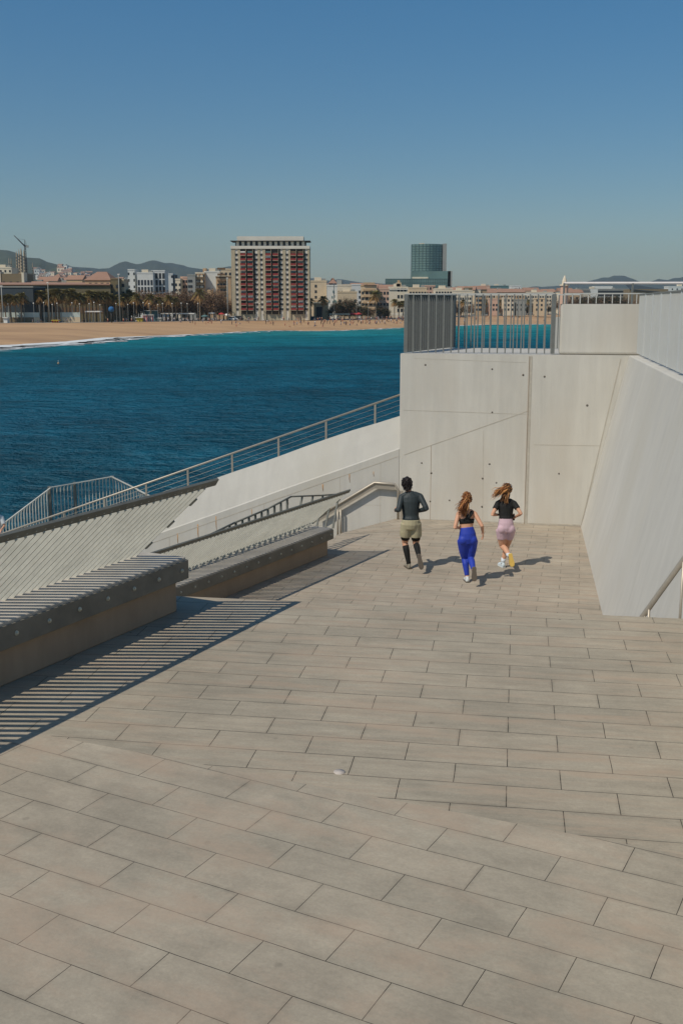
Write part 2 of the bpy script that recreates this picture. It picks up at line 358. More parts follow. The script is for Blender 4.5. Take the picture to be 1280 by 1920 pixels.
# left parapet
pp = thing('parapet_wall', 'long white concrete parapet with a sloping top and rust streaks climbing to the end wall', 'wall', tuple(par(-4, 0, -.5)))
crease = lambda t: 1.63 + .383 * t
mb = MB(); rg = []
for i in range(34):
    t = -19 + i * .576; c = crease(t) + .012 * mnoise.noise(Vector((t * .6, 3, 0))); rs = .70 - .027 * t + .05 * math.exp(-((t + 1.5) / 1.0) ** 2) + .015 * mnoise.noise(Vector((t * .9, 7, 0)))
    rg.append([par(t, .0, -7.9), par(t, .0, c - .03), par(t, .02, c), par(t, .13, c + rs * .5), par(t, .25, c + rs), par(t, .33, c + rs), par(t, .35, c + rs - .05), par(t, .35, -7.9)])
mb.loft(rg, 0, True, False)
o = mb.build('wall_body', 'conc_grey', pp)
fn = Vector((pn.x, pn.y, 0)) * -1
mb = MB()
def pstrip(t0, z0, t1_, z1, wd, mi, off=.003):
    a, b = par(t0, 0, z0), par(t1_, 0, z1); d = (b - a).normalized(); u = fn.cross(d)
    mb.obox((a + b) / 2 + fn * (off / 2), d * ((b - a).length / 2), u * (wd / 2), fn * (off / 2), mi)
pstrip(-13, crease(-13) - .19, -.02, crease(-.02) - .19, .016, 0)
for t in (-5.6, -3.2, -1.37, -.42): pstrip(t, -2.5, t, crease(t) - .2, .010, 0, .002)
for i in range(4): pstrip(-5.6 + i * 1.4, -1.35 + i * .54, -4.6 + i * 1.4, -1.33 + i * .54, .006, 0, .002)
mb.build('formwork_joints', ['conc_line'], pp)
mb = MB()
for px, py, ln, wd in ((371, 983, .42, .035), (405, 968, .36, .03), (605, 908, .17, .035), (655, 889, .2, .028), (472, 955, .2, .02), (333, 1000, .3, .03), (540, 935, .14, .02), (700, 884, .12, .02)):
    c = AW(px, py, p0, fn); mb.tube([c, c - V2(0, 0, ln * .5), c + pe * .01 - V2(0, 0, ln)], [(wd * .5, .003), (wd * .4, .003), (.004, .002)], 6, side=pe)
mb.build('rust_streaks', 'rust', pp)
# walkway and look-out on the sea side of the parapet
def railz(t): return 2.73 + .364 * (t + .2)
mb = MB()
q = [par(-22, .36, 0), par(.2, .36, 0), par(.2, 2.6, 0), par(-22, 2.6, 0)]
vs = [(p.x, p.y, -14) for p in q] + [(p.x, p.y, railz(t) - .95) for p, t in zip(q, (-22, .2, .2, -22))]
mb.add(vs, [(0, 1, 5, 4), (1, 2, 6, 5), (2, 3, 7, 6), (3, 0, 4, 7), (4, 5, 6, 7)])
tag(mb.build('path', 'conc'), kind='structure')
LF = [AY(*q) for q in ((-60, 1030, 27.6), (0, 985, 28.2), (93, 914, 29.6), (140, 906, 30.0), (212, 893, 30.4), (262, 918, 30.0), (305, 940, 29.0))]
LZ = [p.z for p in LF]
mb = MB(); mb.prism([(p.x * 1.02, p.y * 1.02) for p in LF] + [(LF[-1].x, LF[-1].y - 1.2), (LF[0].x + 1.5, LF[0].y - .5)], -8, -3.0)
tag(mb.build('landing', 'conc'), kind='structure')

# ================================================================== FENCES AND RAILS
def fin_fence(name, label, pts, z0, z1, parent_z=None, pitch=.165, dep=.05, th=.012, post_every=None, posts=(), mats=('fence', 'fence', 'fence_dk'), top_bend=0, rail=True):
    """posts, a flat top rail and upright flat bars set across the line"""
    t = thing(name, label, 'fence', (pts[0].x, pts[0].y, z0))
    bars = MB(); rl = MB(); many = sum((Vector((pts[i + 1].x, pts[i + 1].y)) - Vector((pts[i].x, pts[i].y))).length for i in range(len(pts) - 1)) / pitch > 100
    for i in range(len(pts) - 1):
        a, b = Vector((pts[i].x, pts[i].y, 0)), Vector((pts[i + 1].x, pts[i + 1].y, 0)); d = (b - a); Ln = d.length; d.normalize(); nn = Vector((-d.y, d.x, 0))
        za, zb = (z1[i], z1[i + 1]) if hasattr(z1, '__len__') else (z1, z1)
        k = max(1, int(Ln / pitch))
        for j in range(k + 1):
            if j == k and i < len(pts) - 2: continue
            f = j / k; p = a + d * (Ln * f); zt = za + (zb - za) * f
            if top_bend:
                bars.tube([p + V2(0, 0, z0), p + V2(0, 0, zt - .2), p + V2(0, 0, zt - .08) - nn * top_bend * .25, p + V2(0, 0, zt) - nn * top_bend], [(dep * .5, th)] * 4, 6, side=nn, smooth=False)
            else:
                bars.obox(p + V2(0, 0, (z0 + zt) / 2), d * (th / 2), nn * (dep / 2), V2(0, 0, (zt - z0) / 2))
            if not many: bars.build('bar', mats[0], t); bars = MB()
        if rail:
            off = -nn * top_bend
            rl.obox((a + b) / 2 + off + V2(0, 0, (za + zb) / 2 + .008), d * (Ln / 2 + .01) + V2(0, 0, (zb - za) / 2), nn * (dep / 2 + .006), V2(0, 0, .012))
    if many: bars.build('bar_panel', mats[0], t)
    if rail: rl.build('top_rail', mats[1], t)
    for (p, zt) in posts:
        mb = MB(); mb.obox(V2(p.x, p.y, (z0 + zt) / 2), V2(.035, .0, 0), V2(0, .055, 0), V2(0, 0, (zt - z0) / 2)); mb.build('post', mats[2], t)
    return t
A1 = WA - wn * .13 + wt * .10; B1 = WB - wn * .13 + wt * .72
C1_, D1 = CB + V2(.18, -.2), DB + V2(-.9, -.25)
fz0, fz1 = ZT + .02, 5.04
pk = AW(1037, 600, A1, wn)
fin_fence('bar_fence', 'grey steel bar fence along the front edge on top of the end wall', [A1, V2(pk.x, pk.y)], fz0, fz1, pitch=.163, dep=.03, th=.026, mats=('fence_dk', 'fence', 'fence_dk'), posts=[(A1, fz1), (pk, fz1)])
fin_fence('bar_fence', 'dense grey bar fence running back along the left edge of the wall top', [A1 + V2(.05, .16), C1_], fz0, fz1, pitch=.135, dep=.05, th=.02, mats=('fence_blk', 'fence', 'fence_dk'), posts=[(C1_, fz1)])
fin_fence('bar_fence', 'thin bar fence at the rear edge of the wall top seen through the front bars', [C1_ + V2(.1, .0), D1], fz0, fz1, pitch=.163, dep=.04, th=.022, mats=('fence_dk', 'fence', 'fence_dk'))
fa = F0 + lean + V2(.14, -.18); fb = F1 + lean + V2(.14, 0)
fin_fence('bar_fence', 'tall grey bar fence on the leaning wall at right, bars overlapping into a screen', [fa, fb], ZT + .06, 5.02, pitch=.1, dep=.07, posts=[(fa + (fb - fa) * .05 * i, 5.02) for i in range(1, 9)], mats=('fence_lt', 'fence_dk', 'fence_lt'))
mb = MB()
ba = AW(1047, 640, A1 - wn * .04, wn); bb = ba + wt * 3.2
fin_fence('bar_fence', 'short bar fence standing on top of the pale concrete block', [ba + wt * .08 - wn * .05, ba + wt * 1.75 - wn * .05], 4.84, fz1, pitch=.163, dep=.02, th=.02)
mb.prism([(ba.x, ba.y), (bb.x, bb.y), ((bb - wn * .45).x, (bb - wn * .45).y), ((ba - wn * .45).x, (ba - wn * .45).y)], ZT + .004, 4.83)
o = tag(mb.build('concrete_block', 'conc', org=(ba.x, ba.y, ZT)), 'pale concrete upstand block standing behind the bars at the right of the wall top', 'block'); bevel(o, .06, 3)
# white tube rail farther back, on its own raised slab
mb = MB(); mb.prism([(6.3, 28.6), (20, 27), (20, 32), (6.3, 32)], -8, 4.45)
tag(mb.build('terrace', 'conc'), kind='structure')
t = thing('tube_railing', 'white tube railing standing above the concrete block at upper right', 'railing', (6.6, 29, 4.45))
pr = [AY(1057, 531, 29.2)]; pr.append(pr[0] + V2(9, -.6)); zr = pr[0].z
mb = MB(); mb.tube([pr[0], pr[1]], .034, 8); mb.build('top_rail', 'white_pipe', t)
mb = MB()
for dz in (.28, .55): mb.tube([pr[0] - V2(0, 0, dz), pr[1] - V2(0, 0, dz)], .006, 5)
mb.build('wires', 'stain', t)
for i in range(6):
    p = pr[0] + (pr[1] - pr[0]) * (i / 5); mb = MB(); mb.obox(V2(p.x, p.y, (4.45 + zr) / 2), V2(.02, 0, 0), V2(0, .035, 0), V2(0, 0, (zr - 4.45) / 2)); mb.build('post', 'fence_dk', t)
# handrail on the sea side of the parapet
t = thing('handrail', 'long thin handrail with posts and wires climbing behind the white parapet', 'handrail', tuple(par(-7, 1.0, 0)))
mb = MB(); mb.tube([par(-18, 1.0, railz(-18)), par(.3, 1.0, railz(.3))], .024, 8); mb.build('top_rail', 'stain', t)
mb = MB()
for dz in (.12, .24, .36, .5): mb.tube([par(-18, 1.0, railz(-18) - dz), par(.3, 1.0, railz(.3) - dz)], .004, 5)
mb.build('wires', 'stain', t)
tt = -13.0
def t_at(px):
    lo_, hi_ = -18.0, 2.0
    for _ in range(40):
        m_ = (lo_ + hi_) / 2; q = par(m_, 1.0, railz(m_)); dep = q.y * cT - (q.z - HC) * sT
        if 640 + FPX * q.x / dep < px: lo_ = m_
        else: hi_ = m_
    return lo_
for px in (703, 611, 522, 435, 352, 274, 196, 120, 48, -20):
    tt = t_at(px); mb = MB(); mb.obox(par(tt, 1.0, railz(tt) - .48), pe * .022, pn * .012, V2(0, 0, .47)); mb.build('post', 'stain', t)
# curved look-out fence low on the left
lf = fin_fence('bar_fence', 'angled bar fence with bent bar tops round the look-out over the sea at left', LF, -3.0, LZ, pitch=.098, dep=.036, th=.013, top_bend=.07,
               posts=[(LF[2], LZ[2] + .03), (LF[3], LZ[3] + .03)], mats=('galv', 'galv', 'galv_dk'))
# ---- benches with leaning slats
def bench(label, far, heading, length, zb, cut=None, pitch=.097):
    a = Vector((math.sin(R(heading)), math.cos(R(heading)), 0)); p = Vector((a.y, -a.x, 0)); u = V2(0, 0, 1)
    far = Vector((far[0], far[1], zb))                        # foot of the base, front corner at the far end
    t = thing('bench', label, 'bench', tuple(far))
    def P(s_, q_, z_): return far - a * s_ + p * q_ + u * z_
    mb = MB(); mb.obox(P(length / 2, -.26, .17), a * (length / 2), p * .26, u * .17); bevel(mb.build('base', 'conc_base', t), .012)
    mb = MB(); mb.obox(P(length / 2 - .05, -.245, .438), a * (length / 2 + .05), p * .300, u * .093); bevel(mb.build('seat_slab', 'seat', t), .016, 3)
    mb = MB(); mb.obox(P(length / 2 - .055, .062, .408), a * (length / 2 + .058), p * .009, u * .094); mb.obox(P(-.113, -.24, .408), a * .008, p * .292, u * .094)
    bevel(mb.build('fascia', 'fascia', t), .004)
    nb = int(length / .37)
    for i in range(nb):
        mb = MB(); c = P(.0 + i * .37, .071, .415); mb.tube([c, c + p * .008], [.022, .019], 10, 0, a); mb.tube([c + p * .008, c + p * .016], .012, 6, 0, a); mb.build('bolt', 'bolt', t)
    back = MB()
    nf = int((length - .1) / pitch)
    L_ = (p * .88 + u * .78); Ld = L_.normalized(); Nd = Ld.cross(a).normalized()
    for i in range(-1, nf):
        s_ = .02 + i * pitch
        if i < 1: continue
        b = P(s_, -.43, .525)
        wv = Nd * .03
        tip = b + Ld * (L_.length - .03)
        b = b - Ld * .05; back.obox((b + tip) / 2, Ld * ((tip - b).length / 2), wv, a * .0055)
        back.obox(tip + Ld * .012, Ld * .014, Nd * .016, a * .0055)
    back.build('back_slats', 'galv', t)
    rl = MB(); e = P(pitch - .16, -.43, .525) + L_; e2 = P(length - .1, -.43, .525) + L_
    rl.obox((e + e2) / 2, a * ((e - e2).length / 2), (p * .8 + u * -.6) * .012, (p * .55 + u * .83) * .036)
    rl.build('top_rail', 'galv_dk', t)
    for f_ in (.2, .5, .8):
        br = MB(); c = P(.02 + pitch - .012, -.43, .525) + L_ * f_; br.obox(c - Nd * .03, Ld * .05, Nd * .012, a * .012); br.build('bracket', 'galv_dk', t)
    return t, P, L_
bench('large dark-faced concrete bench with leaning steel slats in the left foreground', (-1.60, 10.02), 26.8, 7.2, UZ)
t2_, P2, L2 = bench('smaller slatted steel bench on the lower pavement beyond the foreground bench', (-.27, 20.36), 28.5, 6.6, 0)
# guard rail behind the second bench
g = thing('guard_railing', 'dark guard railing of thin bars rising behind the lower bench', 'railing', tuple(P2(3, -.9, 0)))
bars = MB(); tr = MB()
tops = [(250, 1070), (345, 1026), (440, 980), (500, 955), (546, 931), (600, 929), (640, 926)]
tp = []
for (px, py) in tops:
    c = AW(px, py, P2(0, -.45, 0), (P2(0, 1, 0) - P2(0, 0, 0))); tp.append(c)
for i in range(len(tp) - 1): tr.tube([tp[i], tp[i + 1]], .018, 6)
pxs = [250 + i * 12 for i in range(25)]
def top_at(px):
    for i in range(len(tops) - 1):
        if tops[i][0] <= px <= tops[i + 1][0]:
            f = (px - tops[i][0]) / (tops[i + 1][0] - tops[i][0]); return tp[i] + (tp[i + 1] - tp[i]) * f
for px in pxs:
    c = top_at(px); bars.obox((c + V2(c.x, c.y, 0)) / 2, P2(.011, 0, 0) - P2(0, 0, 0), P2(0, .02, 0) - P2(0, 0, 0), V2(0, 0, c.z / 2)); bars.build('bar', 'galv_dk', g); bars = MB()
for i, px in enumerate((566, 586, 605, 621, 635)):
    c = top_at(px); b = c + (P2(.38 - i * .03, 0, 0) - P2(0, 0, 0)); b.z = .3; d = (c - b)
    bars.obox((c + b) / 2, d / 2, (P2(.011, 0, 0) - P2(0, 0, 0)), (P2(0, .02, 0) - P2(0, 0, 0))); bars.build('bar', 'galv_dk', g); bars = MB()
tr.build('top_rail', 'galv_dk', g)
# steel handrail against the parapet; flat strips model the shadow it casts there
g = thing('handrail', 'bent steel handrail with its shadow built as strips between the lower bench and the end wall', 'handrail', tuple(par(0, -.25, 0)))
hp = [(596, 968), (640, 942), (702, 905), (740, 908), (746, 920), (746, 972)]
pts = [AW(px, py, par(0, -.12, 0), pn) for px, py in hp]; pts[-1].z = .0
mb = MB(); mb.tube(pts[:4] + [pts[3] + (pts[4] - pts[3]) * .6, pts[4], pts[5]], .028, 8); mb.build('tube', 'stain', g)
mb = MB()
for i in range(3):
    a, b = pts[i] - V2(0, 0, .075), pts[i + 1] - V2(0, 0, .075); d = b - a; mb.obox((a + b) / 2 + pn * .012, d * .5, pn * .006, V2(0, 0, .06))
a, b = pts[4], pts[5]; mb.obox((a + b) / 2 + pe * .08 - V2(0, 0, .0), V2(0, 0, (a.z - b.z) / 2), pe * .035, pn * .006)
mb.build('rail_shadow', 'stain', g)
for px in (633,):
    c = AW(px, 950, par(0, -.12, 0), pn)
    for k_ in (0, .07):  # second post is the first one's wall shadow, built as a tube
        mb = MB(); q_ = c + pe * k_; mb.tube([V2(q_.x, q_.y, -.55), V2(q_.x, q_.y, c.z - .06)], .022, 8); mb.build('post', 'stain', g)
# handrail on the steps at right
g = thing('handrail', 'brown steel handrail going down the steps beside the right wall', 'handrail', (3.3, 10.4, 1.2))
q0 = AY(1283, 1046, 10.30); q1 = AY(1203, 1157, 10.62); d = (q1 - q0)
mb = MB(); mb.tube([q0 - d * 1.2, q0, q1, q1 + d * .9], [(.03, .014)] * 4, 8, side=(0, 0, 1)); mb.build('top_rail', 'stain', g)
for f_, ex in ((.93, 0), (.83, .03), (.03, 0), (-.6, 0)):
    c = q0 + d * f_ + V2(0, 0, -.02); mb = MB(); mb.tube([V2(c.x, c.y, c.z - (1.15 if f_ < .5 else .6)), c], .014 if f_ < .9 else .011, 8); mb.build('post', 'stain', g)
#@@PART2@@
# ================================================================== SEA AND SHORE
WL = [(-420, 682), (-150, 660), (0, 648), (60, 645), (120, 641), (190, 633), (300, 629), (420, 624), (460, 620.5), (520, 619), (600, 620), (680, 617), (765, 613), (900, 609), (1035, 608), (1300, 606)]
PL = [(-420, 615), (-150, 609), (0, 606), (150, 605), (300, 603), (450, 601), (620, 600), (765, 598), (900, 592), (1035, 590), (1300, 588)]
def interp(T, x):
    for i in range(len(T) - 1):
        if T[i][0] <= x <= T[i + 1][0]: return T[i][1] + (T[i + 1][1] - T[i][1]) * (x - T[i][0]) / (T[i + 1][0] - T[i][0])
    return T[0][1] if x < T[0][0] else T[-1][1]
def water_mat():
    m = bpy.data.materials.new('sea_water'); m.use_nodes = True; n = m.node_tree.nodes; L = m.node_tree.links; b = n['Principled BSDF']
    tc = n.new('ShaderNodeTexCoord'); sp = n.new('ShaderNodeSeparateXYZ'); L.new(tc.outputs['Object'], sp.inputs[0])
    big = n.new('ShaderNodeTexNoise'); big.inputs['Scale'].default_value = .012; big.inputs['Detail'].default_value = 3
    mp0 = n.new('ShaderNodeMapping'); mp0.inputs['Scale'].default_value = (.5, 1.2, 1); L.new(tc.outputs['Object'], mp0.inputs[0]); L.new(mp0.outputs[0], big.inputs['Vector'])
    # shallower, sandier water towards the shore
    sub = n.new('ShaderNodeMath'); sub.operation = 'MULTIPLY_ADD'; L.new(sp.outputs['X'], sub.inputs[0]); sub.inputs[1].default_value = -.62; L.new(sp.outputs['Y'], sub.inputs[2])
    ad = n.new('ShaderNodeMath'); ad.operation = 'MULTIPLY_ADD'; L.new(big.outputs['Fac'], ad.inputs[0]); ad.inputs[1].default_value = 130; L.new(sub.outputs[0], ad.inputs[2])
    rp = n.new('ShaderNodeMapRange'); rp.inputs[1].default_value = 60; rp.inputs[2].default_value = 590; L.new(ad.outputs[0], rp.inputs[0])
    cr = n.new('ShaderNodeValToRGB'); L.new(rp.outputs[0], cr.inputs[0]); e = cr.color_ramp.elements
    e[0].position = 0; e[0].color = (.007, .072, .098, 1); e[1].position = 1; e[1].color = (.03, .235, .24, 1)
    for p_, c in ((.25, (.005, .078, .125, 1)), (.55, (.005, .100, .148, 1)), (.75, (.008, .165, .195, 1))):
        q_ = e.new(p_); q_.color = c
    st = n.new('ShaderNodeMapping'); st.inputs['Scale'].default_value = (.7, 1.1, 1); st.inputs['Rotation'].default_value = (0, 0, R(-14)); L.new(tc.outputs['Object'], st.inputs[0])
    def nz(sc_, d, vec, ty='fac'):
        t = n.new('ShaderNodeTexNoise'); t.inputs['Scale'].default_value = sc_; t.inputs['Detail'].default_value = d; t.inputs['Roughness'].default_value = .62; L.new(vec, t.inputs['Vector']); return t.outputs['Fac']
    a1, a2, a3 = nz(.45, 6, st.outputs[0]), nz(1.9, 4, st.outputs[0]), nz(.06, 6, st.outputs[0])
    r = n.new('ShaderNodeMapRange'); r.inputs[1].default_value = .35; r.inputs[2].default_value = .68; r.inputs[3].default_value = .74; r.inputs[4].default_value = 1.3; L.new(a1, r.inputs[0])
    r2 = n.new('ShaderNodeMapRange'); r2.inputs[1].default_value = .35; r2.inputs[2].default_value = .65; r2.inputs[3].default_value = .72; r2.inputs[4].default_value = 1.28; L.new(a3, r2.inputs[0])
    mu = n.new('ShaderNodeMath'); mu.operation = 'MULTIPLY'; L.new(r.outputs[0], mu.inputs[0]); L.new(r2.outputs[0], mu.inputs[1])
    mx = n.new('ShaderNodeMix'); mx.data_type = 'RGBA'; mx.blend_type = 'MULTIPLY'; mx.inputs[0].default_value = 1; L.new(cr.outputs[0], mx.inputs[6]); L.new(mu.outputs[0], mx.inputs[7])
    n.remove(b); b = n.new('ShaderNodeBsdfDiffuse'); gl = n.new('ShaderNodeBsdfGlossy'); gl.inputs['Roughness'].default_value = .3; mxs = n.new('ShaderNodeMixShader'); mxs.inputs[0].default_value = .03
    L.new(mx.outputs[2], b.inputs['Color']); L.new(b.outputs[0], mxs.inputs[1]); L.new(gl.outputs[0], mxs.inputs[2]); L.new(mxs.outputs[0], n['Material Output'].inputs['Surface'])
    s1 = n.new('ShaderNodeMath'); s1.operation = 'MULTIPLY_ADD'; L.new(a1, s1.inputs[0]); s1.inputs[1].default_value = 3.0; L.new(a2, s1.inputs[2])
    bp = n.new('ShaderNodeBump'); bp.inputs['Strength'].default_value = 1; bp.inputs['Distance'].default_value = .55; L.new(s1.outputs[0], bp.inputs['Height']); L.new(bp.outputs[0], b.inputs['Normal']); L.new(bp.outputs[0], gl.inputs['Normal'])
    return m
MAT['water'] = water_mat()
MAT['sand'] = mat('beach_sand', (.43, .268, .138), .14, .05, .95, stretch=(.4, 1.6, 1), var2=.1, scale2=.02, tint=(.28, .165, .088))
MAT['foam'] = mat('sea_foam', (.62, .64, .62), .15, .3, .9)
MAT['city'] = mat('city_ground', (.20, .18, .15), .2, .05, .95)
MAT['prom'] = mat('promenade_paving', (.27, .245, .205), .12, .3, .9)
mb = MB(); mb.add([(-2500, -30, SEA), (2500, -30, SEA), (2500, 1500, SEA), (-2500, 1500, SEA)], [(0, 1, 2, 3)])
tag(mb.build('sea', 'water'), kind='structure')
mb = MB(); cols = [-420 + i * 12 for i in range(144)]; NR = 9; V = []
for px in cols:
    a = G(px, interp(WL, px), SEA); b = G(px, interp(PL, px), CITY); out = (a - b); out.z = 0; out.normalize()
    a = a + out * 14; a.z = SEA - .5
    for k_ in range(NR):
        f_ = k_ / (NR - 1); p = a.lerp(b, f_); p.z = SEA - .5 + (CITY - SEA + .5) * (f_ ** .8) + (0 if k_ in (0, NR - 1) else .22 * mnoise.noise(Vector((p.x * .03, p.y * .03, 0)))); V.append(p)
mb.add(V, [(i * NR + k_, (i + 1) * NR + k_, (i + 1) * NR + k_ + 1, i * NR + k_ + 1) for i in range(len(cols) - 1) for k_ in range(NR - 1)], 0, True)
tag(mb.build('beach', 'sand'), kind='structure')
mb = MB(); far = [(9000, 11000), (-9000, 11000)]
poly = [G(px, interp(PL, px), CITY) for px in cols]; poly = [(p.x, p.y, CITY) for p in poly]
V = poly + [(p[0] * 14, 11000, CITY) for p in poly]; m_ = len(poly)
mb.add(V, [(i, i + 1, m_ + i + 1, m_ + i) for i in range(m_ - 1)])
tag(mb.build('ground', 'city'), kind='structure')
mb = MB()
pr1 = [G(px, interp(PL, px), CITY + .03) for px in cols]
V = [(p.x, p.y, CITY + .05) for p in pr1] + [(p.x * 1.03, p.y + 14, CITY + .05) for p in pr1] + [(p.x, p.y, CITY - 1) for p in pr1]
mb.add(V, [(i, i + 1, m_ + i + 1, m_ + i) for i in range(m_ - 1)] + [(2 * m_ + i, 2 * m_ + i + 1, i + 1, i) for i in range(m_ - 1)])
tag(mb.build('promenade', 'prom'), kind='structure')
def YP(px, Y, k=5.0): return max(Y, G(px, interp(PL, px), CITY).y + k)
# surf: two ragged bands of foam along the water's edge
def surf(d0, wmin, wmax, seed, lo=-420, hi=1290, gap=0):
    mb = MB(); prev = None
    px = lo
    while px < hi:
        a = G(px, interp(WL, px), SEA); b = G(px + 4, interp(WL, px + 4), SEA); t = (b - a).normalized(); o_ = Vector((t.y, -t.x, 0))
        nv = mnoise.noise(Vector((px * .021, seed, 0))); nv2 = mnoise.noise(Vector((px * .11, seed + 4, 0))); nv3 = mnoise.noise(Vector((px * .35, seed + 9, 0)))
        c = a + o_ * (d0 + nv * 3.2 + nv2 * 1.5)
        wd = max(0, wmin + (wmax - wmin) * (.5 + .9 * nv2 + .5 * nv) - gap) + .6 * abs(nv3)
        wd *= 1 + 2.0 * max(0, min(1, (345 - px) / 60)) * (1 if d0 < 10 else .6)
        cur = (Vector((c.x, c.y, SEA + .12)), Vector((c.x, c.y, SEA + .12)) + o_ * wd + o_ * nv3)
        if prev and wd > .25: mb.add([prev[0], prev[1], cur[1], cur[0]], [(0, 1, 2, 3)])
        prev = cur; px += 3
    return mb
for args in ((-1.0, 3.0, 7.0, 1.0), (7.5, .6, 3.4, 2.3, -420, 1290, .5), (14, .3, 2.6, 5.7, -420, 700, 1.0)):
    tag(surf(*args).build('surf_foam', 'foam'), kind='stuff')
# hills behind the city
MAT['hill'] = mat('wooded_hill', (.040, .052, .030), .35, .012, .95, var2=.2, scale2=.003)
MAT['hill2'] = mat('far_hill', (.036, .048, .040), .2, .006, .95, var2=.12, scale2=.002)
def hill(prof, Y0, matn, depth=900):
    mb = MB(); V = []; n_ = 0
    x = prof[0][0]
    while x <= prof[-1][0]:
        y = interp(prof, x); top = AY(x, y, Y0); hz = top.z - CITY; row = []
        for k_ in range(11):
            f_ = k_ / 10; prof_h = math.sin(min(1, f_ / .6) * math.pi / 2) if f_ < .6 else math.cos((f_ - .6) / .4 * math.pi / 2)
            Yp = Y0 - depth * .6 + depth * f_; nn_ = mnoise.fractal(Vector((top.x * .004, Yp * .004, Y0)), 1, 2, 4)
            row.append((top.x * (Yp / Y0), Yp, CITY - 4 + (hz + 4) * prof_h * (1 + (.22 * nn_ if abs(f_ - .6) > .05 else .03 * nn_))))
        V += row; n_ += 1; x += 5
    mb.add(V, [(i * 11 + k_, (i + 1) * 11 + k_, (i + 1) * 11 + k_ + 1, i * 11 + k_ + 1) for i in range(n_ - 1) for k_ in range(10)], 0, True)
    return tag(mb.build('hill', matn), kind='structure')
hill([(-420, 500), (-200, 480), (-60, 473), (0, 469.5), (15, 470), (30, 474), (50, 483), (75, 485), (90, 492), (110, 497), (130, 503), (160, 512), (200, 520), (240, 530), (280, 540)], 4200, 'hill')
hill([(60, 545), (110, 508), (140, 500), (155, 501), (175, 503), (195, 506), (215, 502), (245, 499), (265, 495), (282, 489), (292, 488), (303, 491), (318, 495), (335, 497), (360, 501), (385, 504), (410, 502), (432, 499), (450, 503), (480, 512), (540, 525)], 5200, 'hill2', 1300)
hill([(480, 534), (560, 529), (590, 525), (620, 528), (645, 524), (660, 526), (680, 529), (700, 530), (760, 536), (840, 540), (880, 538), (960, 543), (1000, 540), (1040, 536), (1090, 530), (1120, 523), (1150, 519.5), (1165, 522), (1185, 527), (1210, 530), (1230, 524), (1250, 527), (1275, 521), (1300, 517), (1380, 510), (1500, 530)], 6500, 'hill2', 1500)

# ================================================================== CITY
def flatmat(name, rgb, var=.08): MAT[name] = mat(name, lin(rgb), var, .25, .85, var2=.05, scale2=.06)
for nme, rgb in (('plaster_beige', (205, 184, 152)), ('plaster_cream', (218, 204, 178)), ('plaster_white', (208, 208, 200)), ('plaster_tan', (190, 160, 124)), ('plaster_pink', (206, 170, 146)), ('plaster_grey', (150, 150, 142)),
                 ('plaster_brown', (128, 112, 86)), ('plaster_olive', (112, 102, 76)), ('dark_cladding', (62, 70, 74)), ('tile_roof', (152, 118, 98)), ('glass_dark', (48, 54, 58)), ('shutter', (120, 96, 72)),
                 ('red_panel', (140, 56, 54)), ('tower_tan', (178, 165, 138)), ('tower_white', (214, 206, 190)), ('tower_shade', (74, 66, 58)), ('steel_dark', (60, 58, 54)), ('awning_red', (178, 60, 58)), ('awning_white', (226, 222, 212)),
                 ('yellow', (205, 178, 70)), ('blue', (52, 104, 150)), ('stone', (178, 156, 128)), ('trunk', (132, 112, 90)), ('twig', (134, 104, 78)), ('frond', (128, 118, 72)), ('frond_dry', (166, 130, 82)), ('leaf_dark', (58, 62, 38)), ('wood', (120, 78, 54)), ('teal_panel', (90, 120, 120))):
    flatmat(nme, rgb)
MAT['tower_glass'] = mat('tower_glass', lin((112, 138, 134)), .25, .06, .15, .3, stretch=(1, 1, .15), spec=.8, var2=.15, scale2=.02)
MAT['fence_glass'] = mat('screen_glass', lin((186, 194, 184)), .1, .2, .3)

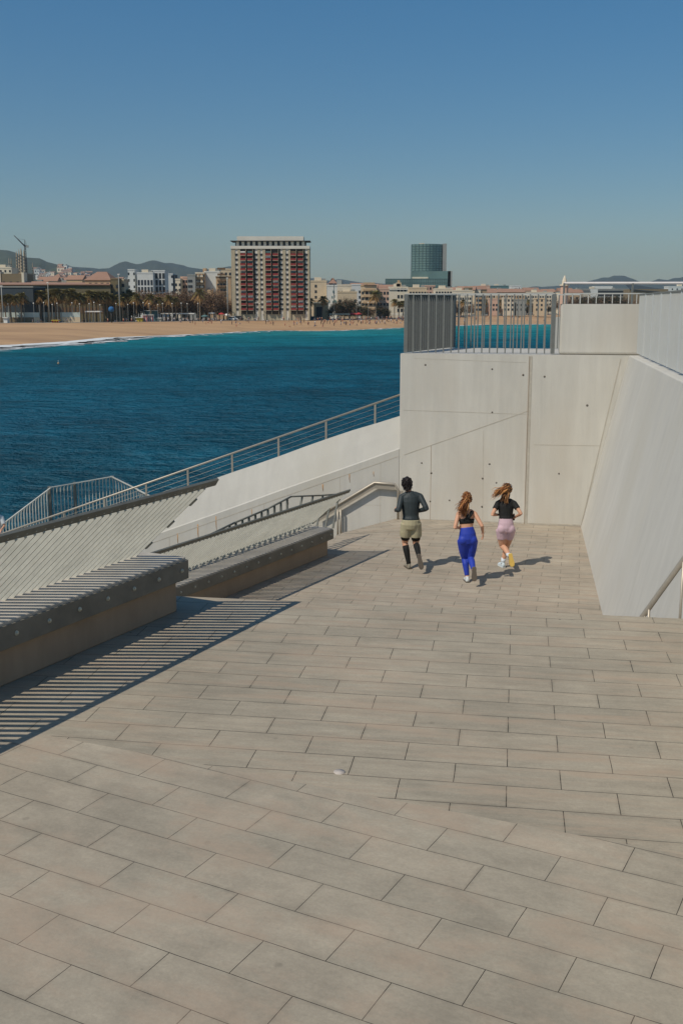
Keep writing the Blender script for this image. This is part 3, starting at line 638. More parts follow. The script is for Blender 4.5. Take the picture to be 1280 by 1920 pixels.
class Bld:
    """a building whose front spans px0..px1 at distance Y; parts are placed by column, height (metres above ground)"""
    def __init__(s, px0, px1, ytop, Y, depth, label, name='apartment_building', wall='plaster_beige', group=None, cat='building'):
        a, b = AY(px0, ytop, Y), AY(px1, ytop, Y)
        s.x0, s.x1, s.Y, s.h, s.d = a.x, b.x, Y, a.z - CITY, depth
        s.t = thing(name, label, cat, ((s.x0 + s.x1) / 2, Y, CITY), group); s.w = s.x1 - s.x0
        s.win = {}
        if wall: s.part('wall', wall, 0, 1, 0, s.h, 0, depth)
    def part(s, name, m, u0, u1, z0, z1, y0=0., y1=1., parent=None):
        mb = MB(); mb.box(s.x0 + s.w * u0, s.x0 + s.w * u1, s.Y + y0, s.Y + y1, CITY + z0, CITY + z1); return mb.build(name, m, parent or s.t)
    def zz(s, py): return AY(640, py, s.Y).z - CITY
    def windows(s, cols, zs, ww, wh, m='glass_dark', name='window', proud=.12):
        key = (ww, wh, m, name)
        for u in cols:
            for z in zs:
                if key not in s.win:
                    mb = MB(); mb.box(-ww / 2, ww / 2, -proud, .05, 0, wh); o = mb.build(name, m, s.t, ); ORG[o.name] = Vector()
                    o.data.transform(Matrix.Translation(ORG[s.t.name])); s.win[key] = o
                else: o = s.win[key].copy(); COL.objects.link(o); o.parent = s.t
                o.location = (s.w * (u - .5), 0, z)
        return s
    def grid(s, nc, nr, ww=1.2, wh=1.5, z0=4.0, dz=3.1, u0=.1, u1=.9, m='glass_dark', name='window'):
        return s.windows([u0 + (u1 - u0) * (i / max(1, nc - 1)) for i in range(nc)], [z0 + dz * k_ for k_ in range(nr) if z0 + dz * k_ + wh < s.h], ww, wh, m, name)
    def balconies(s, cols, zs, ww, m='plaster_tan', out=1.0):
        for u in cols:
            for z in zs: s.part('balcony', m, u - ww / 2 / s.w, u + ww / 2 / s.w, z, z + 1.05, -out, 0)
        return s
    def roof(s, kind='flat', m='tile_roof'):
        if kind == 'flat':
            mb = MB(); x0, x1, y0, y1, z = s.x0 - .15, s.x1 + .15, s.Y - .15, s.Y + s.d + .15, CITY + s.h
            for q in ((x0, x1, y0, y0 + .4), (x0, x1, y1 - .4, y1), (x0, x0 + .4, y0 + .4, y1 - .4), (x1 - .4, x1, y0 + .4, y1 - .4)): mb.box(*q, z, z + .8)
            mb.build('parapet', s.t.children[0].data.materials[0], s.t)
            if s.w > 9:
                s.part('stair_house', 'plaster_cream', .25, .25 + 4 / s.w, s.h, s.h + 2.6, 3, 7)
                s.part('stair_house', 'plaster_grey', .68, .68 + 2.4 / s.w, s.h, s.h + 1.9, 2, 5)
        else:
            mb = MB(); x0, x1, y0, y1, z = s.x0 - .5, s.x1 + .5, s.Y - .5, s.Y + s.d + .5, CITY + s.h; hh = min(s.d * .22, 4)
            mb.add([(x0, y0, z), (x1, y0, z), (x1, y1, z), (x0, y1, z), (x0 + hh, (y0 + y1) / 2, z + hh), (x1 - hh, (y0 + y1) / 2, z + hh)], [(0, 1, 5, 4), (1, 2, 5), (2, 3, 4, 5), (3, 0, 4), (3, 2, 1, 0)])
            mb.build('roof', m, s.t)
        return s
# --- the tall block with red balconies
YT = 545
T = Bld(433, 580, 464.5, YT, 16, 'tall grey block with columns of red balconies above the beach', wall=None, name='apartment_tower')
T.part('wall', 'tower_tan', 0, 1, 0, T.h, .6, 16)
def tu(cx): return (cx - 483) / (1110 - 483)
for (a, b) in ((483, 515), (537, 557), (695, 715), (735, 757), (895, 920), (940, 957), (1095, 1110)): T.part('pier', 'tower_tan', tu(a), tu(b), 0, T.h - .5, 0, .6)
for (a, b) in ((515, 537), (675, 695), (715, 735), (877, 895), (920, 940), (1075, 1095)): T.part('window_strip', 'tower_white', tu(a), tu(b), 0, T.h - .5, .25, .6)
for (a, b) in ((557, 675), (757, 877), (957, 1075)): T.part('loggia_shade', 'tower_shade', tu(a), tu(b), 3, T.h - .5, .45, .6)  # dark panels; shade of the balcony recesses is put into their colour
z_of = lambda cy: T.zz(440 + cy / 4.267)
rows = [z_of(165 + 39.7 * i) for i in range(12)]
rows = [z for z in rows if z > 1]
for (a, b) in ((557, 600), (614, 656), (760, 802), (817, 860), (960, 1003), (1017, 1060)):
    for i, z in enumerate(rows):
        bc = T.part('balcony', 'red_panel', tu(a), tu(b), z - .1, z + .85, -1.3, -1.15)
        T.part('floor_slab', 'tower_tan', tu(a), tu(b), z - .3, z - .1, -1.3, .45, bc)
        if random.random() < .55: T.part('awning', random.choice(('awning_white', 'plaster_grey', 'shutter', 'teal_panel')), tu(a) + .004, tu(b) - .004, z + 1.3, z + 1.9, -.9, -.8, bc)
    for z in rows[:1]: pass
    T.part('side_wall', 'tower_tan', tu(b), tu(b) + .004, 3, T.h - .8, -.9, .45)
for cc in (526, 685, 725, 886, 930, 1085):
    T.windows([tu(cc)], [z - .1 for z in rows], 1.5, .9, proud=.0)
for o in T.win.values(): pass
T.part('cornice', 'tower_white', -.003, 1.003, T.h - .5, T.h + .9, -.3, 16.2)
T.part('attic', 'glass_dark', .05, .95, T.h + .9, T.h + 3.2, 2.5, 14)
T.windows([.08 + .07 * i for i in range(13)], [T.h + .9], 1.4, 2.2, 'tower_white', 'attic_pier', -2.6)
for c in T.t.children:
    if c.name.startswith('attic_pier'): c.location.y += 2.2
T.part('canopy', 'steel_dark', -.01, 1.01, T.h + 3.2, T.h + 3.5, .5, 15)
T.part('roof_slab', 'tower_white', .075, .925, T.h + 3.5, T.h + 5.6, 1.5, 14)
# --- glass tower in the distance
YG = 1150
g_ = Bld(721, 845, 523, YG + 10, 30, 'curved blue-green glass tower with a stepped podium', wall=None, name='office_tower')
def gx(px): return AY(px, 500, YG).x
def gz(py): return AY(640, py, YG).z
mb = MB(); N = 18; x0, x1 = gx(771), gx(829); pl_ = []
for i in range(N + 1):
    f_ = i / N; pl_.append((x0 + (x1 - x0) * f_, YG - 9 * math.sin(math.pi * f_)))
pl_ += [(x1, YG + 16), (x0, YG + 16)]
mb.prism(pl_, CITY, gz(458)); mb.build('curtain_wall', 'tower_glass', g_.t)
MAT['mullion'] = mat('mullion', lin((60, 84, 86)), .1, .2)
mb = MB()
for k_ in range(1, 18):
    z = gz(540) + (gz(458) - gz(540)) * k_ / 18
    for i in range(N): mb.tube([(pl_[i][0], pl_[i][1] - .1, z), (pl_[i + 1][0], pl_[i + 1][1] - .1, z)], .22, 4)
for i in range(0, N + 1, 2): mb.box(pl_[i][0] - .2, pl_[i][0] + .2, pl_[i][1] - .35, pl_[i][1], gz(540), gz(458))
mb.build('mullions', 'mullion', g_.t)
mb = MB(); mb.box(gx(829), gx(836), YG - 2, YG + 16, CITY, gz(457)); mb.build('side_panel', 'plaster_grey', g_.t)
mb = MB(); mb.box(gx(769), gx(842), YG - 14, YG - 9.2, CITY, gz(509)); mb.box(gx(721), gx(835), YG - 22, YG - 14.1, CITY, gz(523.5)); mb.build('podium', 'tower_glass', g_.t)
mb = MB()
for i in range(36): xx = gx(721) + (gx(835) - gx(721)) * i / 35; mb.box(xx - .2, xx + .2, YG - 22.2, YG - 22, CITY, gz(523.5))
for k_ in range(5): zz = gz(523.5) - 4 * k_; mb.box(gx(721), gx(835), YG - 22.3, YG - 22.21, zz - .25, zz)
mb.build('mullions', 'mullion', g_.t)
mb = MB(); mb.box(gx(837), gx(845), YG - 14, YG - 6, CITY, gz(509)); mb.build('side_panel', 'plaster_grey', g_.t)
mb = MB(); mb.box(gx(771), gx(800), YG - 17, YG - 14, gz(523), gz(520)); mb.box(gx(786), gx(795), YG + 2, YG + 10, gz(458), gz(455.5)); mb.build('roof_plant', 'plaster_cream', g_.t)
# --- long barrack with tiled roof at left and its neighbours
b = Bld(-40, 207, 533, 500, 22, 'long olive brown building with a low terracotta tiled roof behind the palm row', wall='plaster_olive', name='long_building')
mb = MB(); mb.add([(b.x0, b.Y - .8, CITY + b.h), (b.x1, b.Y - .8, CITY + b.h), (b.x1, b.Y + 9, CITY + b.h + 1.0), (b.x0, b.Y + 9, CITY + b.h + 1.0), (b.x0, b.Y - .8, CITY + b.h - .4), (b.x1, b.Y - .8, CITY + b.h - .4)], [(0, 1, 2, 3), (4, 5, 1, 0)]); mb.build('roof', 'tile_roof', b.t)
b.windows([.40 + .028 * i for i in range(20)], [4.0, 9.0], 1.6, 2.4, 'shutter', 'window')
b = Bld(160, 207, 525, 503, 20, 'sand coloured upper storey with a tiled hip roof at the end of the long building', wall='plaster_tan'); b.grid(4, 6, z0=13, u0=.2, u1=.9); b.roof('hip')
b = Bld(207.5, 221, 524, 502, 24, 'narrow dark end wall at the right end of the long tiled building', wall='plaster_olive'); b.part('parapet', 'plaster_brown', -.02, 1.02, b.h, b.h + .6, -.2, 24); b.grid(2, 5, z0=6)
b = Bld(221.5, 232, 526, 510, 12, 'slim beige building beside the dark end wall', wall='plaster_beige'); b.grid(2, 5, z0=5, dz=3.6); b.roof()
b = Bld(-40, 62, 539, 478, 20, 'dark blue-grey hall with a flat roof behind the palms at far left', wall='dark_cladding', name='sports_hall'); b.part('parapet', 'plaster_grey', -.01, 1.01, b.h, b.h + .5, -.3, 20.3); b.part('base_course', 'plaster_brown', 0, 1, 0, 2.2, -.3, 0)
b = Bld(-30, 44, 513, 620, 20, 'brown flat block with pale corners behind the long tiled roof', wall='plaster_brown'); b.part('corner_pier', 'plaster_cream', .96, 1.02, 0, b.h + .6, -.4, 6); b.part('corner_pier', 'plaster_cream', .38, .43, 0, b.h + 1, -.4, 6); b.grid(3, 2, z0=b.h - 9, u0=.5, u1=.85)
b = Bld(-10, 22, 503, 760, 14, 'cream turreted block in front of the church towers', wall='plaster_cream'); b.grid(4, 9, z0=8); b.roof()
b = Bld(71, 98, 520, 700, 14, 'low white flat-roofed box behind the tiled roof', wall='plaster_white'); b.part('parapet', 'plaster_grey', -.02, 1.02, b.h, b.h + .5, -.2, 14.2)
b = Bld(100, 113, 520, 780, 12, 'pink house with two gables right of the white box', wall='plaster_pink'); b.grid(3, 6); b.roof('hip')
# church with spires under construction
ch = thing('church', 'pale stone church with clustered spires under construction before the hill', 'church', (AY(40, 500, 1500).x, 1500, CITY))
def spire(px, wpx, ytop, Y, m='stone', name='spire'):
    mb = MB(); c = AY(px, ytop, Y); r_ = wpx / FPX * Y / 2; prof = [(0, 1), (.45, 1), (.7, .92), (.85, .72), (.95, .42), (1, .1)]; h = c.z - CITY
    mb.loft([[Vector((c.x + r_ * q_ * math.cos(k_ * math.pi / 5), Y + r_ * q_ * math.sin(k_ * math.pi / 5), CITY + h * f_)) for k_ in range(10)] for f_, q_ in prof], 0, True, False)
    for k_ in range(6):
        z = CITY + h * (.62 + .05 * k_); mb.box(c.x - r_ * .25, c.x + r_ * .25, Y - r_ - .3, Y - r_ + .5, z, z + h * .02, 1)
    return mb.build(name, [m, 'steel_dark'], ch)
for a in ((17, 3.2, 483), (21, 3, 484), (31, 4, 470), (35.5, 4.5, 467), (39.5, 6, 464.5), (45, 5, 468), (49, 4, 476), (61.5, 3.0, 492)): spire(a[0], a[1], a[2], 1500 + random.random() * 20)
mb = MB(); x0, x1 = AY(12, 520, 1530).x, AY(56, 520, 1530).x; mb.prism([(x0, 1515), (x1, 1515), (x1, 1560), (x0, 1560)], CITY, AY(30, 512, 1530).z); mb.build('nave', 'stone', ch)
def crane(px, ytop, ybot, jib, cj, Y, label):
    t = thing('tower_crane', label, 'crane', (AY(px, ytop, Y).x, Y, CITY)); a, b_ = AY(px, ytop, Y), AY(px, ybot, Y)
    mb = MB(); 
    for i in range(4): dx, dy = (-.8, .8)[i % 2], (-.8, .8)[i // 2]; mb.box(a.x + dx - .2, a.x + dx + .2, Y + dy - .2, Y + dy + .2, CITY, a.z)
    n_ = 24
    for i in range(n_): z0_, z1_ = b_.z + (a.z - b_.z) * i / n_, b_.z + (a.z - b_.z) * (i + 1) / n_; mb.tube([(a.x + (-.8 if i % 2 else .8), Y - .8, z0_), (a.x + (.8 if i % 2 else -.8), Y - .8, z1_)], .15, 4)
    mb.build('mast', 'steel_dark', t)
    mb = MB(); j = AY(jib[0], jib[1], Y); k2 = AY(cj[0], cj[1], Y); mb.tube([a, j], [.9, .5], 4); mb.build('jib', 'steel_dark', t)
    mb = MB(); mb.tube([a, k2], .8, 4); mb.build('counter_jib', 'steel_dark', t)
    mb = MB(); mb.box(k2.x - 1.5, k2.x + 1.5, Y - 1, Y + 1, k2.z - 3, k2.z); mb.build('counterweight', 'plaster_grey', t)
    mb = MB(); top = a + V2(0, 0, 9); mb.tube([a, top], [.7, .2], 4); mb.tube([top, a.lerp(j, .7)], .12, 4); mb.tube([top, k2], .12, 4); mb.build('apex', 'steel_dark', t)
crane(47.5, 462, 520, (27, 441.5), (51.5, 460), 1480, 'tower crane with its jib raised over the church spires')
# --- blocks between the hill and the red-balcony tower
def BB(px0, px1, yt, Y, label, wall, grid=None, roof='flat', d=14, bal=None, name='apartment_building'):
    b = Bld(px0, px1, yt, Y, d, label, wall=wall, name=name)
    if grid: b.grid(*grid[:2], **(grid[2] if len(grid) > 2 else {}))
    if bal: b.balconies(*bal)
    if roof: b.roof(roof)
    return b
BB(240, 252.5, 507, 690, 'slim white tower block left of the wide white slab', 'plaster_white', (2, 9, dict(z0=10, dz=4, ww=.9)))
BB(257, 287, 513, 685, 'wide white slab with dark vertical window bands', 'plaster_white', (5, 8, dict(z0=7, dz=4.2, ww=1.3, wh=3.2)))
BB(284.5, 309, 509, 692, 'taller white half of the slab pair above bare trees', 'plaster_white', (4, 9, dict(z0=7, dz=4.2, ww=1.5, wh=3.4)))
b = BB(311, 324, 515, 720, 'small white block with a dark right side', 'plaster_white', (2, 5, dict(z0=10, dz=5)), d=10); b.part('side_wall', 'dark_cladding', 1.0, 1.35, 0, b.h, .5, 10)
BB(329, 338, 525, 640, 'narrow cream house with loggias left of the stepped roofs', 'plaster_cream', (2, 6, dict(z0=6)))
BB(338.5, 351, 521, 650, 'beige house with pink shutters among the old town facades', 'plaster_pink', (3, 7, dict(z0=5)))
BB(351.5, 366, 517, 640, 'pale grey house with a blank side wall', 'plaster_grey', (2, 7, dict(z0=5, u0=.2, u1=.5)))
BB(366.5, 383, 513, 645, 'tan house crowded with small balconies', 'plaster_tan', (3, 8, dict(z0=5)), bal=([.22, .7], [5 + 3.1 * i for i in range(7)], 1.8, 'plaster_cream'))
b = BB(383.5, 412, 511, 650, 'white party wall rising above a lower tan house', 'plaster_white', None); b.part('lower_house', 'plaster_tan', .05, .55, 0, b.h * .62, -4, 0); b.part('roof_hut', 'plaster_tan', -.1, .1, b.h, b.h + 2.5, 0, 6); b.windows([.15, .3, .45], [4, 7, 10], 1.1, 1.4, proud=4.1)
BB(405, 433, 521, 590, 'ochre corner house with brown balconies beside the tower', 'plaster_tan', (3, 9, dict(z0=5, u0=.15, u1=.55)), bal=([.25, .5], [4.5 + 3.1 * i for i in range(8)], 2.2, 'shutter'))
BB(414, 433, 506, 640, 'beige house topped by a stepped attic left of the tower', 'plaster_beige', (3, 11, dict(z0=6)))
# --- right of the tower
BB(581, 612, 528.5, 620, 'blank beige building just right of the tower', 'plaster_beige', (1, 4, dict(z0=8, u0=.35)))
b = BB(588, 615, 566, 575, 'sandstone gatehouse with a tall dark doorway', 'plaster_tan', None, d=10, name='gatehouse'); b.part('door', 'glass_dark', .18, .62, 0, b.h * .72, -.12, 0); b.part('cornice', 'plaster_cream', -.03, 1.03, b.h - .8, b.h, -.4, 10)
b = BB(612.5, 632, 537, 610, 'white building with scattered blue panels', 'plaster_white', None, d=10)
for i in range(14): u_ = random.uniform(.1, .85); z_ = random.uniform(3, b.h - 3); b.part('panel', 'teal_panel', u_, u_ + .11, z_, z_ + 1.3, -.1, 0)
BB(617, 630, 531, 640, 'terracotta topped house behind the blue panelled building', 'plaster_pink', (3, 8), roof='hip')
BB(633, 669, 549, 600, 'low blank sandstone warehouse with a cornice', 'plaster_beige', (2, 1, dict(z0=9)), d=12)
BB(632, 659, 536, 660, 'whitish house with a pediment behind the warehouse', 'plaster_cream', (4, 8, dict(z0=5)))
BB(659.5, 676, 535, 640, 'pale narrow house with air shafts', 'plaster_white', (2, 8, dict(z0=5)))
BB(677, 706, 537, 600, 'tan house with three long glazed balconies', 'plaster_beige', (4, 6, dict(z0=4)), bal=([.5], [5 + 3.4 * i for i in range(5)], 6.4, 'plaster_tan'))
BB(706, 729, 543, 610, 'plain rose-beige house behind the tall palm', 'plaster_pink', (4, 6, dict(z0=4)))
b = BB(729.5, 764, 540, 650, 'cream palace with arched windows and a roof turret', 'plaster_cream', (3, 5, dict(z0=3.4, dz=4.0, u0=.5, u1=.86, ww=1.3, wh=1.9)), d=12); b.part('cornice', 'tower_white', -.02, 1.02, b.h - 1, b.h - .3, -.5, 12.4); b.part('turret', 'plaster_beige', .4, .66, b.h + .8, b.h + 3.2, 3, 8); b.part('turret_roof', 'plaster_tan', .47, .59, b.h + 3.2, b.h + 4.6, 4, 7)
BB(766, 800, 541, 700, 'stepped beige roofs in front of the glass tower', 'plaster_beige', (6, 8, dict(z0=5)))
BB(792, 815, 537, 720, 'peach block with a tank on its roof under the glass tower', 'plaster_pink', (4, 8, dict(z0=5)))
BB(815, 848, 543, 690, 'long cream block right of the peach block', 'plaster_cream', (6, 7, dict(z0=5)))
BB(846, 885, 546, 800, 'pale house row seen through the left fence bars', 'plaster_cream', (8, 6, dict(z0=5)))
BB(872, 885, 541, 840, 'brown stair tower above the fence rail', 'plaster_brown', (2, 5, dict(z0=8)))
BB(898, 918, 537, 1100, 'rosy flat-roofed block on the skyline over the fence', 'plaster_pink', (5, 5, dict(z0=12)))
BB(918, 956, 537, 1110, 'long grey-green office block on the skyline over the fence', 'teal_panel', (9, 5, dict(z0=12)))
b = BB(958, 976, 537, 1000, 'bright white cube with a dark annex on the skyline', 'plaster_white', None, d=14); b.part('annex', 'dark_cladding', 1.0, 1.55, 0, b.h - 3, 0, 12); b.part('window', 'glass_dark', .78, .86, b.h - 8, b.h - 1, -.1, 0)
BB(885, 930, 549, 900, 'beige terrace of houses with tiled roofs behind the fence', 'plaster_beige', (9, 6, dict(z0=4)), roof='hip')
BB(930, 985, 548, 930, 'orange roofed terrace in the middle of the fence view', 'plaster_tan', (10, 6, dict(z0=4)), roof='hip')
BB(985, 1036, 549, 940, 'cream terrace at the right end of the fence view', 'plaster_cream', (10, 6, dict(z0=4)))
for i, (a, c_, y_, m_n, lb) in enumerate(((852, 866, 566, 'plaster_tan', 'ochre house front low behind the left bars'), (893, 902, 560, 'plaster_tan', 'narrow golden house front behind the fence bars'), (918, 932, 562, 'plaster_pink', 'brick pink house front behind the middle bars'), (944, 962, 560, 'plaster_cream', 'ivory house front behind the middle bars'), (968, 986, 563, 'plaster_grey', 'grey house front behind the bars right of centre'), (1004, 1026, 561, 'plaster_beige', 'buff house front behind the rightmost bars'))):
    BB(a, c_, y_, 760, lb, m_n, (3, 4, dict(z0=3.5)), d=10)
b = BB(1083, 1178, 543, 1000, 'long modern grey building with horizontal window bands behind the tube railing', 'plaster_grey', None, d=20, name='office_building')
for k_ in range(5): b.part('window_band', 'glass_dark', .02, .98, b.h - 2.6 - 3.2 * k_, b.h - .9 - 3.2 * k_, -.15, 0)
b.part('roof_box', 'plaster_white', .33, .7, b.h, b.h + 3.2, 4, 14); b.part('panel', 'plaster_white', .24, .39, b.h - 9, b.h + .4, -.5, -.16)
mb = None
b = BB(1179, 1252, 542, 960, 'dark sloping-roofed hall right of the modern office building', 'plaster_brown', None, roof=None, d=20, name='market_hall')
mb = MB(); mb.add([(b.x0, b.Y - 1, CITY + b.h), (b.x1, b.Y - 1, CITY + b.h - 3), (b.x1, b.Y + 20, CITY + b.h + .4), (b.x0, b.Y + 20, CITY + b.h + 5.5), (b.x0, b.Y - 1, CITY + b.h - .6), (b.x1, b.Y - 1, CITY + b.h - 3.6)], [(0, 1, 2, 3), (4, 5, 1, 0)]); mb.build('roof', 'dark_cladding', b.t)
BB(1252, 1330, 538, 1050, 'pale low block at the right edge under the tube railing', 'plaster_white', (8, 5, dict(z0=12)))
# clock tower by the harbour
t = thing('clock_tower', 'pink stone clock tower with a pointed cap at the end of the tube railing', 'tower', (AY(1058, 530, 850).x, 850, CITY))
mb = MB(); c = AY(1058, 517, 850); kx = 850 / FPX
def trg(z, r_): return [Vector((c.x + r_ * math.cos(k_ * math.pi / 4 + .39), 850 + r_ * math.sin(k_ * math.pi / 4 + .39), z)) for k_ in range(8)]
zc = lambda py: AY(1058, py, 850).z
mb.loft([trg(CITY, 3.6), trg(zc(536), 3.0)], 0, True, False); mb.build('shaft', 'plaster_pink', t)
mb = MB(); mb.loft([trg(zc(536), 3.9), trg(zc(533.5), 3.9)], 0, True, False); mb.build('gallery', 'plaster_cream', t)
mb = MB(); mb.loft([trg(zc(533.5), 2.2), trg(zc(527), 1.9), trg(zc(521), 1.1), trg(zc(516), .15)], 0, True, False); mb.build('cap', 'plaster_cream', t)
# houses on the hillside and roofs of the inner city, two shapes copied many times
def house(nm, m, rm, sx=1):
    t = thing(nm, 'small house', 'house', (0, 0, 0)); mb = MB(); mb.box(-5 * sx, 5 * sx, -4, 4, -12, 6); mb.build('wall', m, t)
    mb = MB()
    if rm == 'tile_roof': mb.add([(-5.4 * sx, -4.4, 6), (5.4 * sx, -4.4, 6), (5.4 * sx, 4.4, 6), (-5.4 * sx, 4.4, 6), (-5.4 * sx, 0, 8), (5.4 * sx, 0, 8)], [(0, 1, 5, 4), (2, 3, 4, 5), (1, 2, 5), (3, 0, 4), (3, 2, 1, 0)])
    else: mb.box(-5.1 * sx, 5.1 * sx, -4.1, 4.1, 6, 6.6); mb.box(-2, 1.2, -1, 2, 6.6, 8.6)
    mb.build('roof', rm, t)
    mb = MB(); mb.box(-3.2 * sx, -1.4 * sx, -4.15, -4, 1, 3.6); o = mb.build('window', 'glass_dark', t); o2 = o.copy(); COL.objects.link(o2); o2.location.x = 4.6 * sx
    return t
protos = [house('hillside_house', 'plaster_white', 'plaster_grey'), house('hillside_house', 'plaster_cream', 'tile_roof', 1.4), house('hillside_house', 'plaster_pink', 'tile_roof')]
spots = []
for i in range(58):
    px = random.uniform(64, 175); base = 521 - 10 * math.exp(-((px - 112) / 22) ** 2) - 4 * math.exp(-((px - 72) / 10) ** 2); spots.append((px, base + random.uniform(-10, 12) * (1 if px < 140 else .6), 3300 - (px > 140) * 400))
for i in range(30): spots.append((random.uniform(176, 330), random.uniform(519, 531), 2200))
GL = 'pale houses scattered over the hillside'
# slopes that carry them
from mathutils.bvhtree import BVHTree
h1 = hill([(30, 540), (60, 514), (72, 506), (90, 507), (112, 499), (130, 506), (160, 517), (185, 526), (260, 540)], 3400, 'hill', 500)
h2 = hill([(150, 545), (180, 531), (250, 531), (330, 533), (400, 540)], 2300, 'hill', 300)
bv = []
for h_ in (h1, h2): bv.append(BVHTree.FromPolygons([v.co + h_.location for v in h_.data.vertices], [tuple(p.vertices) for p in h_.data.polygons]))
for i, (px, py, Y) in enumerate(spots):
    hit = None
    for b_ in bv[::-1]:
        r_ = b_.ray_cast(Vector((0, 0, HC)), ray(px, py).normalized())
        if r_[0] is not None and (hit is None or r_[0].y < hit.y): hit = r_[0]
    if hit is None: hit = AY(px, 528, 2100)
    p = hit; Y = p.y; src = protos[i % 3]; s_ = random.uniform(.8, 1.35) * Y / 2600
    if i < 3: o = src; o.location = p; o.scale = (s_,) * 3
    else: o = dup(src, p, random.uniform(-.5, .5), None, None, s_)
    tag(o, ('tiny white flat-roofed house on the slope behind the tiled long building', 'tiny cream house with tiled roof on the slope behind the tiled long building', 'tiny pink house with tiled roof on the slope behind the tiled long building')[i % 3], 'house', GL)
    mb = None
# inner city roofs
ic = [house('town_house', 'plaster_beige', 'tile_roof', 1.3), house('town_house', 'plaster_cream', 'plaster_grey', 1.6), house('town_house', 'plaster_tan', 'tile_roof')]
k_ = 0
for (lo_, hi_, yy, Y, nn_) in ((64, 100, 528, 640, 4), (112, 160, 528, 720, 7), (222, 258, 533, 760, 6), (309, 334, 534, 760, 4), (584, 640, 540, 800, 8), (640, 735, 543, 820, 11), (760, 900, 546, 880, 14), (890, 1060, 548, 990, 16), (1060, 1090, 549, 900, 4)):
    for i in range(nn_):
        px = lo_ + (hi_ - lo_) * (i + random.uniform(.2, .8)) / nn_; p = AY(px, yy + random.uniform(-2, 3), Y + random.uniform(-20, 20)); p.z -= 8; s_ = random.uniform(.8, 1.15)
        if k_ < 3: o = ic[k_]; o.location = p
        else: o = dup(ic[k_ % 3], p, random.uniform(-.3, .3), None, None, (s_, s_, s_ + .4))
        tag(o, ('beige house top with tiled roof in the low skyline behind the beach front', 'cream flat house top in the low skyline behind the beach front', 'tan house top with tiled roof in the low skyline behind the beach front')[k_ % 3], 'house', 'house tops along the city skyline'); k_ += 1
#@@PART3@@
# ================================================================== PALMS, TREES, PROMENADE FURNITURE
def quad_strip(mb, pts, wd, mi=0, side=Vector((0, 0, 1))):
    L_, Rr = [], []
    for i, p in enumerate(pts):
        t = (pts[min(i + 1, len(pts) - 1)] - pts[max(i - 1, 0)]).normalized(); s = t.cross(side); s = s.normalized() if s.length > 1e-3 else Vector((1, 0, 0))
        L_.append(p - s * wd[i]); Rr.append(p + s * wd[i])
    n_ = len(pts); mb.add(L_ + Rr, [(i, i + 1, n_ + i + 1, n_ + i) for i in range(n_ - 1)], mi)
def palm_proto(h, rad, skirt, seed, label, name='palm_tree'):
    rnd = random.Random(seed); t = thing(name, label, 'palm tree', (0, 0, 0))
    mb = MB(); bx, by = rnd.uniform(-.5, .5), rnd.uniform(-.3, .3)
    mb.tube([(bx * f_ ** 2, by * f_ ** 2, h * f_) for f_ in (0, .1, .3, .5, .7, .85, 1)], [.42, .3, .25, .24, .23, .25, .33], 8); mb.build('trunk', 'trunk', t)
    mb = MB(); top = Vector((bx, by, h))
    for i in range(46):
        az = i * 2.4; el = rnd.uniform(-.75, 1.25); L0 = rad * rnd.uniform(.8, 1.15); d = Vector((math.cos(az) * math.cos(el), math.sin(az) * math.cos(el), math.sin(el)))
        pts = [top + d * (L0 * f_) + V2(0, 0, -L0 * .55 * f_ * f_) for f_ in (0, .25, .5, .75, 1)]
        quad_strip(mb, pts, [.05, .09, .08, .06, .02], 0 if el > -.2 else 1)
        for k_ in range(4, 21):
            f_ = k_ / 21; p = top + d * (L0 * f_) + V2(0, 0, -L0 * .55 * f_ * f_); s = d.cross(V2(0, 0, 1)).normalized()
            ln = rad * .24 * math.sin(math.pi * (.15 + .8 * f_))
            for sg in (-1, 1):
                e = p + s * (sg * ln) + d * (ln * .5) + V2(0, 0, -ln * rnd.uniform(.2, .7)); w_ = d * .09
                mb.add([p - w_, p + w_, e], [(0, 1, 2)], 0 if el > -.2 else 1)
    for i in range(int(30 * skirt)):
        az = rnd.uniform(0, 6.28); z0_ = rnd.uniform(0, 1) * rad * .9 * skirt; a = top + V2(math.cos(az) * .3, math.sin(az) * .3, -z0_ * .6); e = a + V2(math.cos(az) * rad * .32, math.sin(az) * rad * .32, -rad * .55)
        quad_strip(mb, [a, a.lerp(e, .5) + V2(math.cos(az) * .2, math.sin(az) * .2, .1), e], [.1, .28, .08], 1)
    mb.build('crown', ['frond', 'frond_dry'], t); return t
PA = palm_proto(10.0, 3.3, 1.0, 1, ''); PB = palm_proto(9.0, 3.0, .8, 2, ''); PC = palm_proto(11.5, 4.6, .5, 3, '')
pal_used = {}
def place_palm(src, px, Y, ytop, label, group):
    Y = YP(px, Y, 13 if 60 < px < 226 else 9); p = AY(px, 600, Y); top = AY(px, ytop, Y).z; hh = {PA.name: 11.6, PB.name: 10.5, PC.name: 14.2}[src.name]; s_ = (top - CITY) / hh
    s_w = s_ if src is PC else min(s_, 1.25)
    if src.name in pal_used: o = dup(src, (p.x, Y, CITY), random.uniform(0, 6.2), None, None, (s_w, s_w, s_))
    else: pal_used[src.name] = 1; o = src; o.location = (p.x, Y, CITY); o.scale = (s_w, s_w, s_); 
    tag(o, label, None, group); return o
GP = 'palms in the long row before the tiled building'
for i, px in enumerate((3, 12, 22)): place_palm(PB, px, 462 + i, 552 - (i == 2) * 2, 'short brown palm in front of the dark blue-grey hall at far left', 'palms before the blue-grey hall')
place_palm(PB, 31, 464, 552, 'short brown palm in front of the dark blue-grey hall at far left', 'palms before the blue-grey hall'); place_palm(PB, 41, 463, 547, 'tallest palm in front of the dark blue-grey hall', None)
x = 66
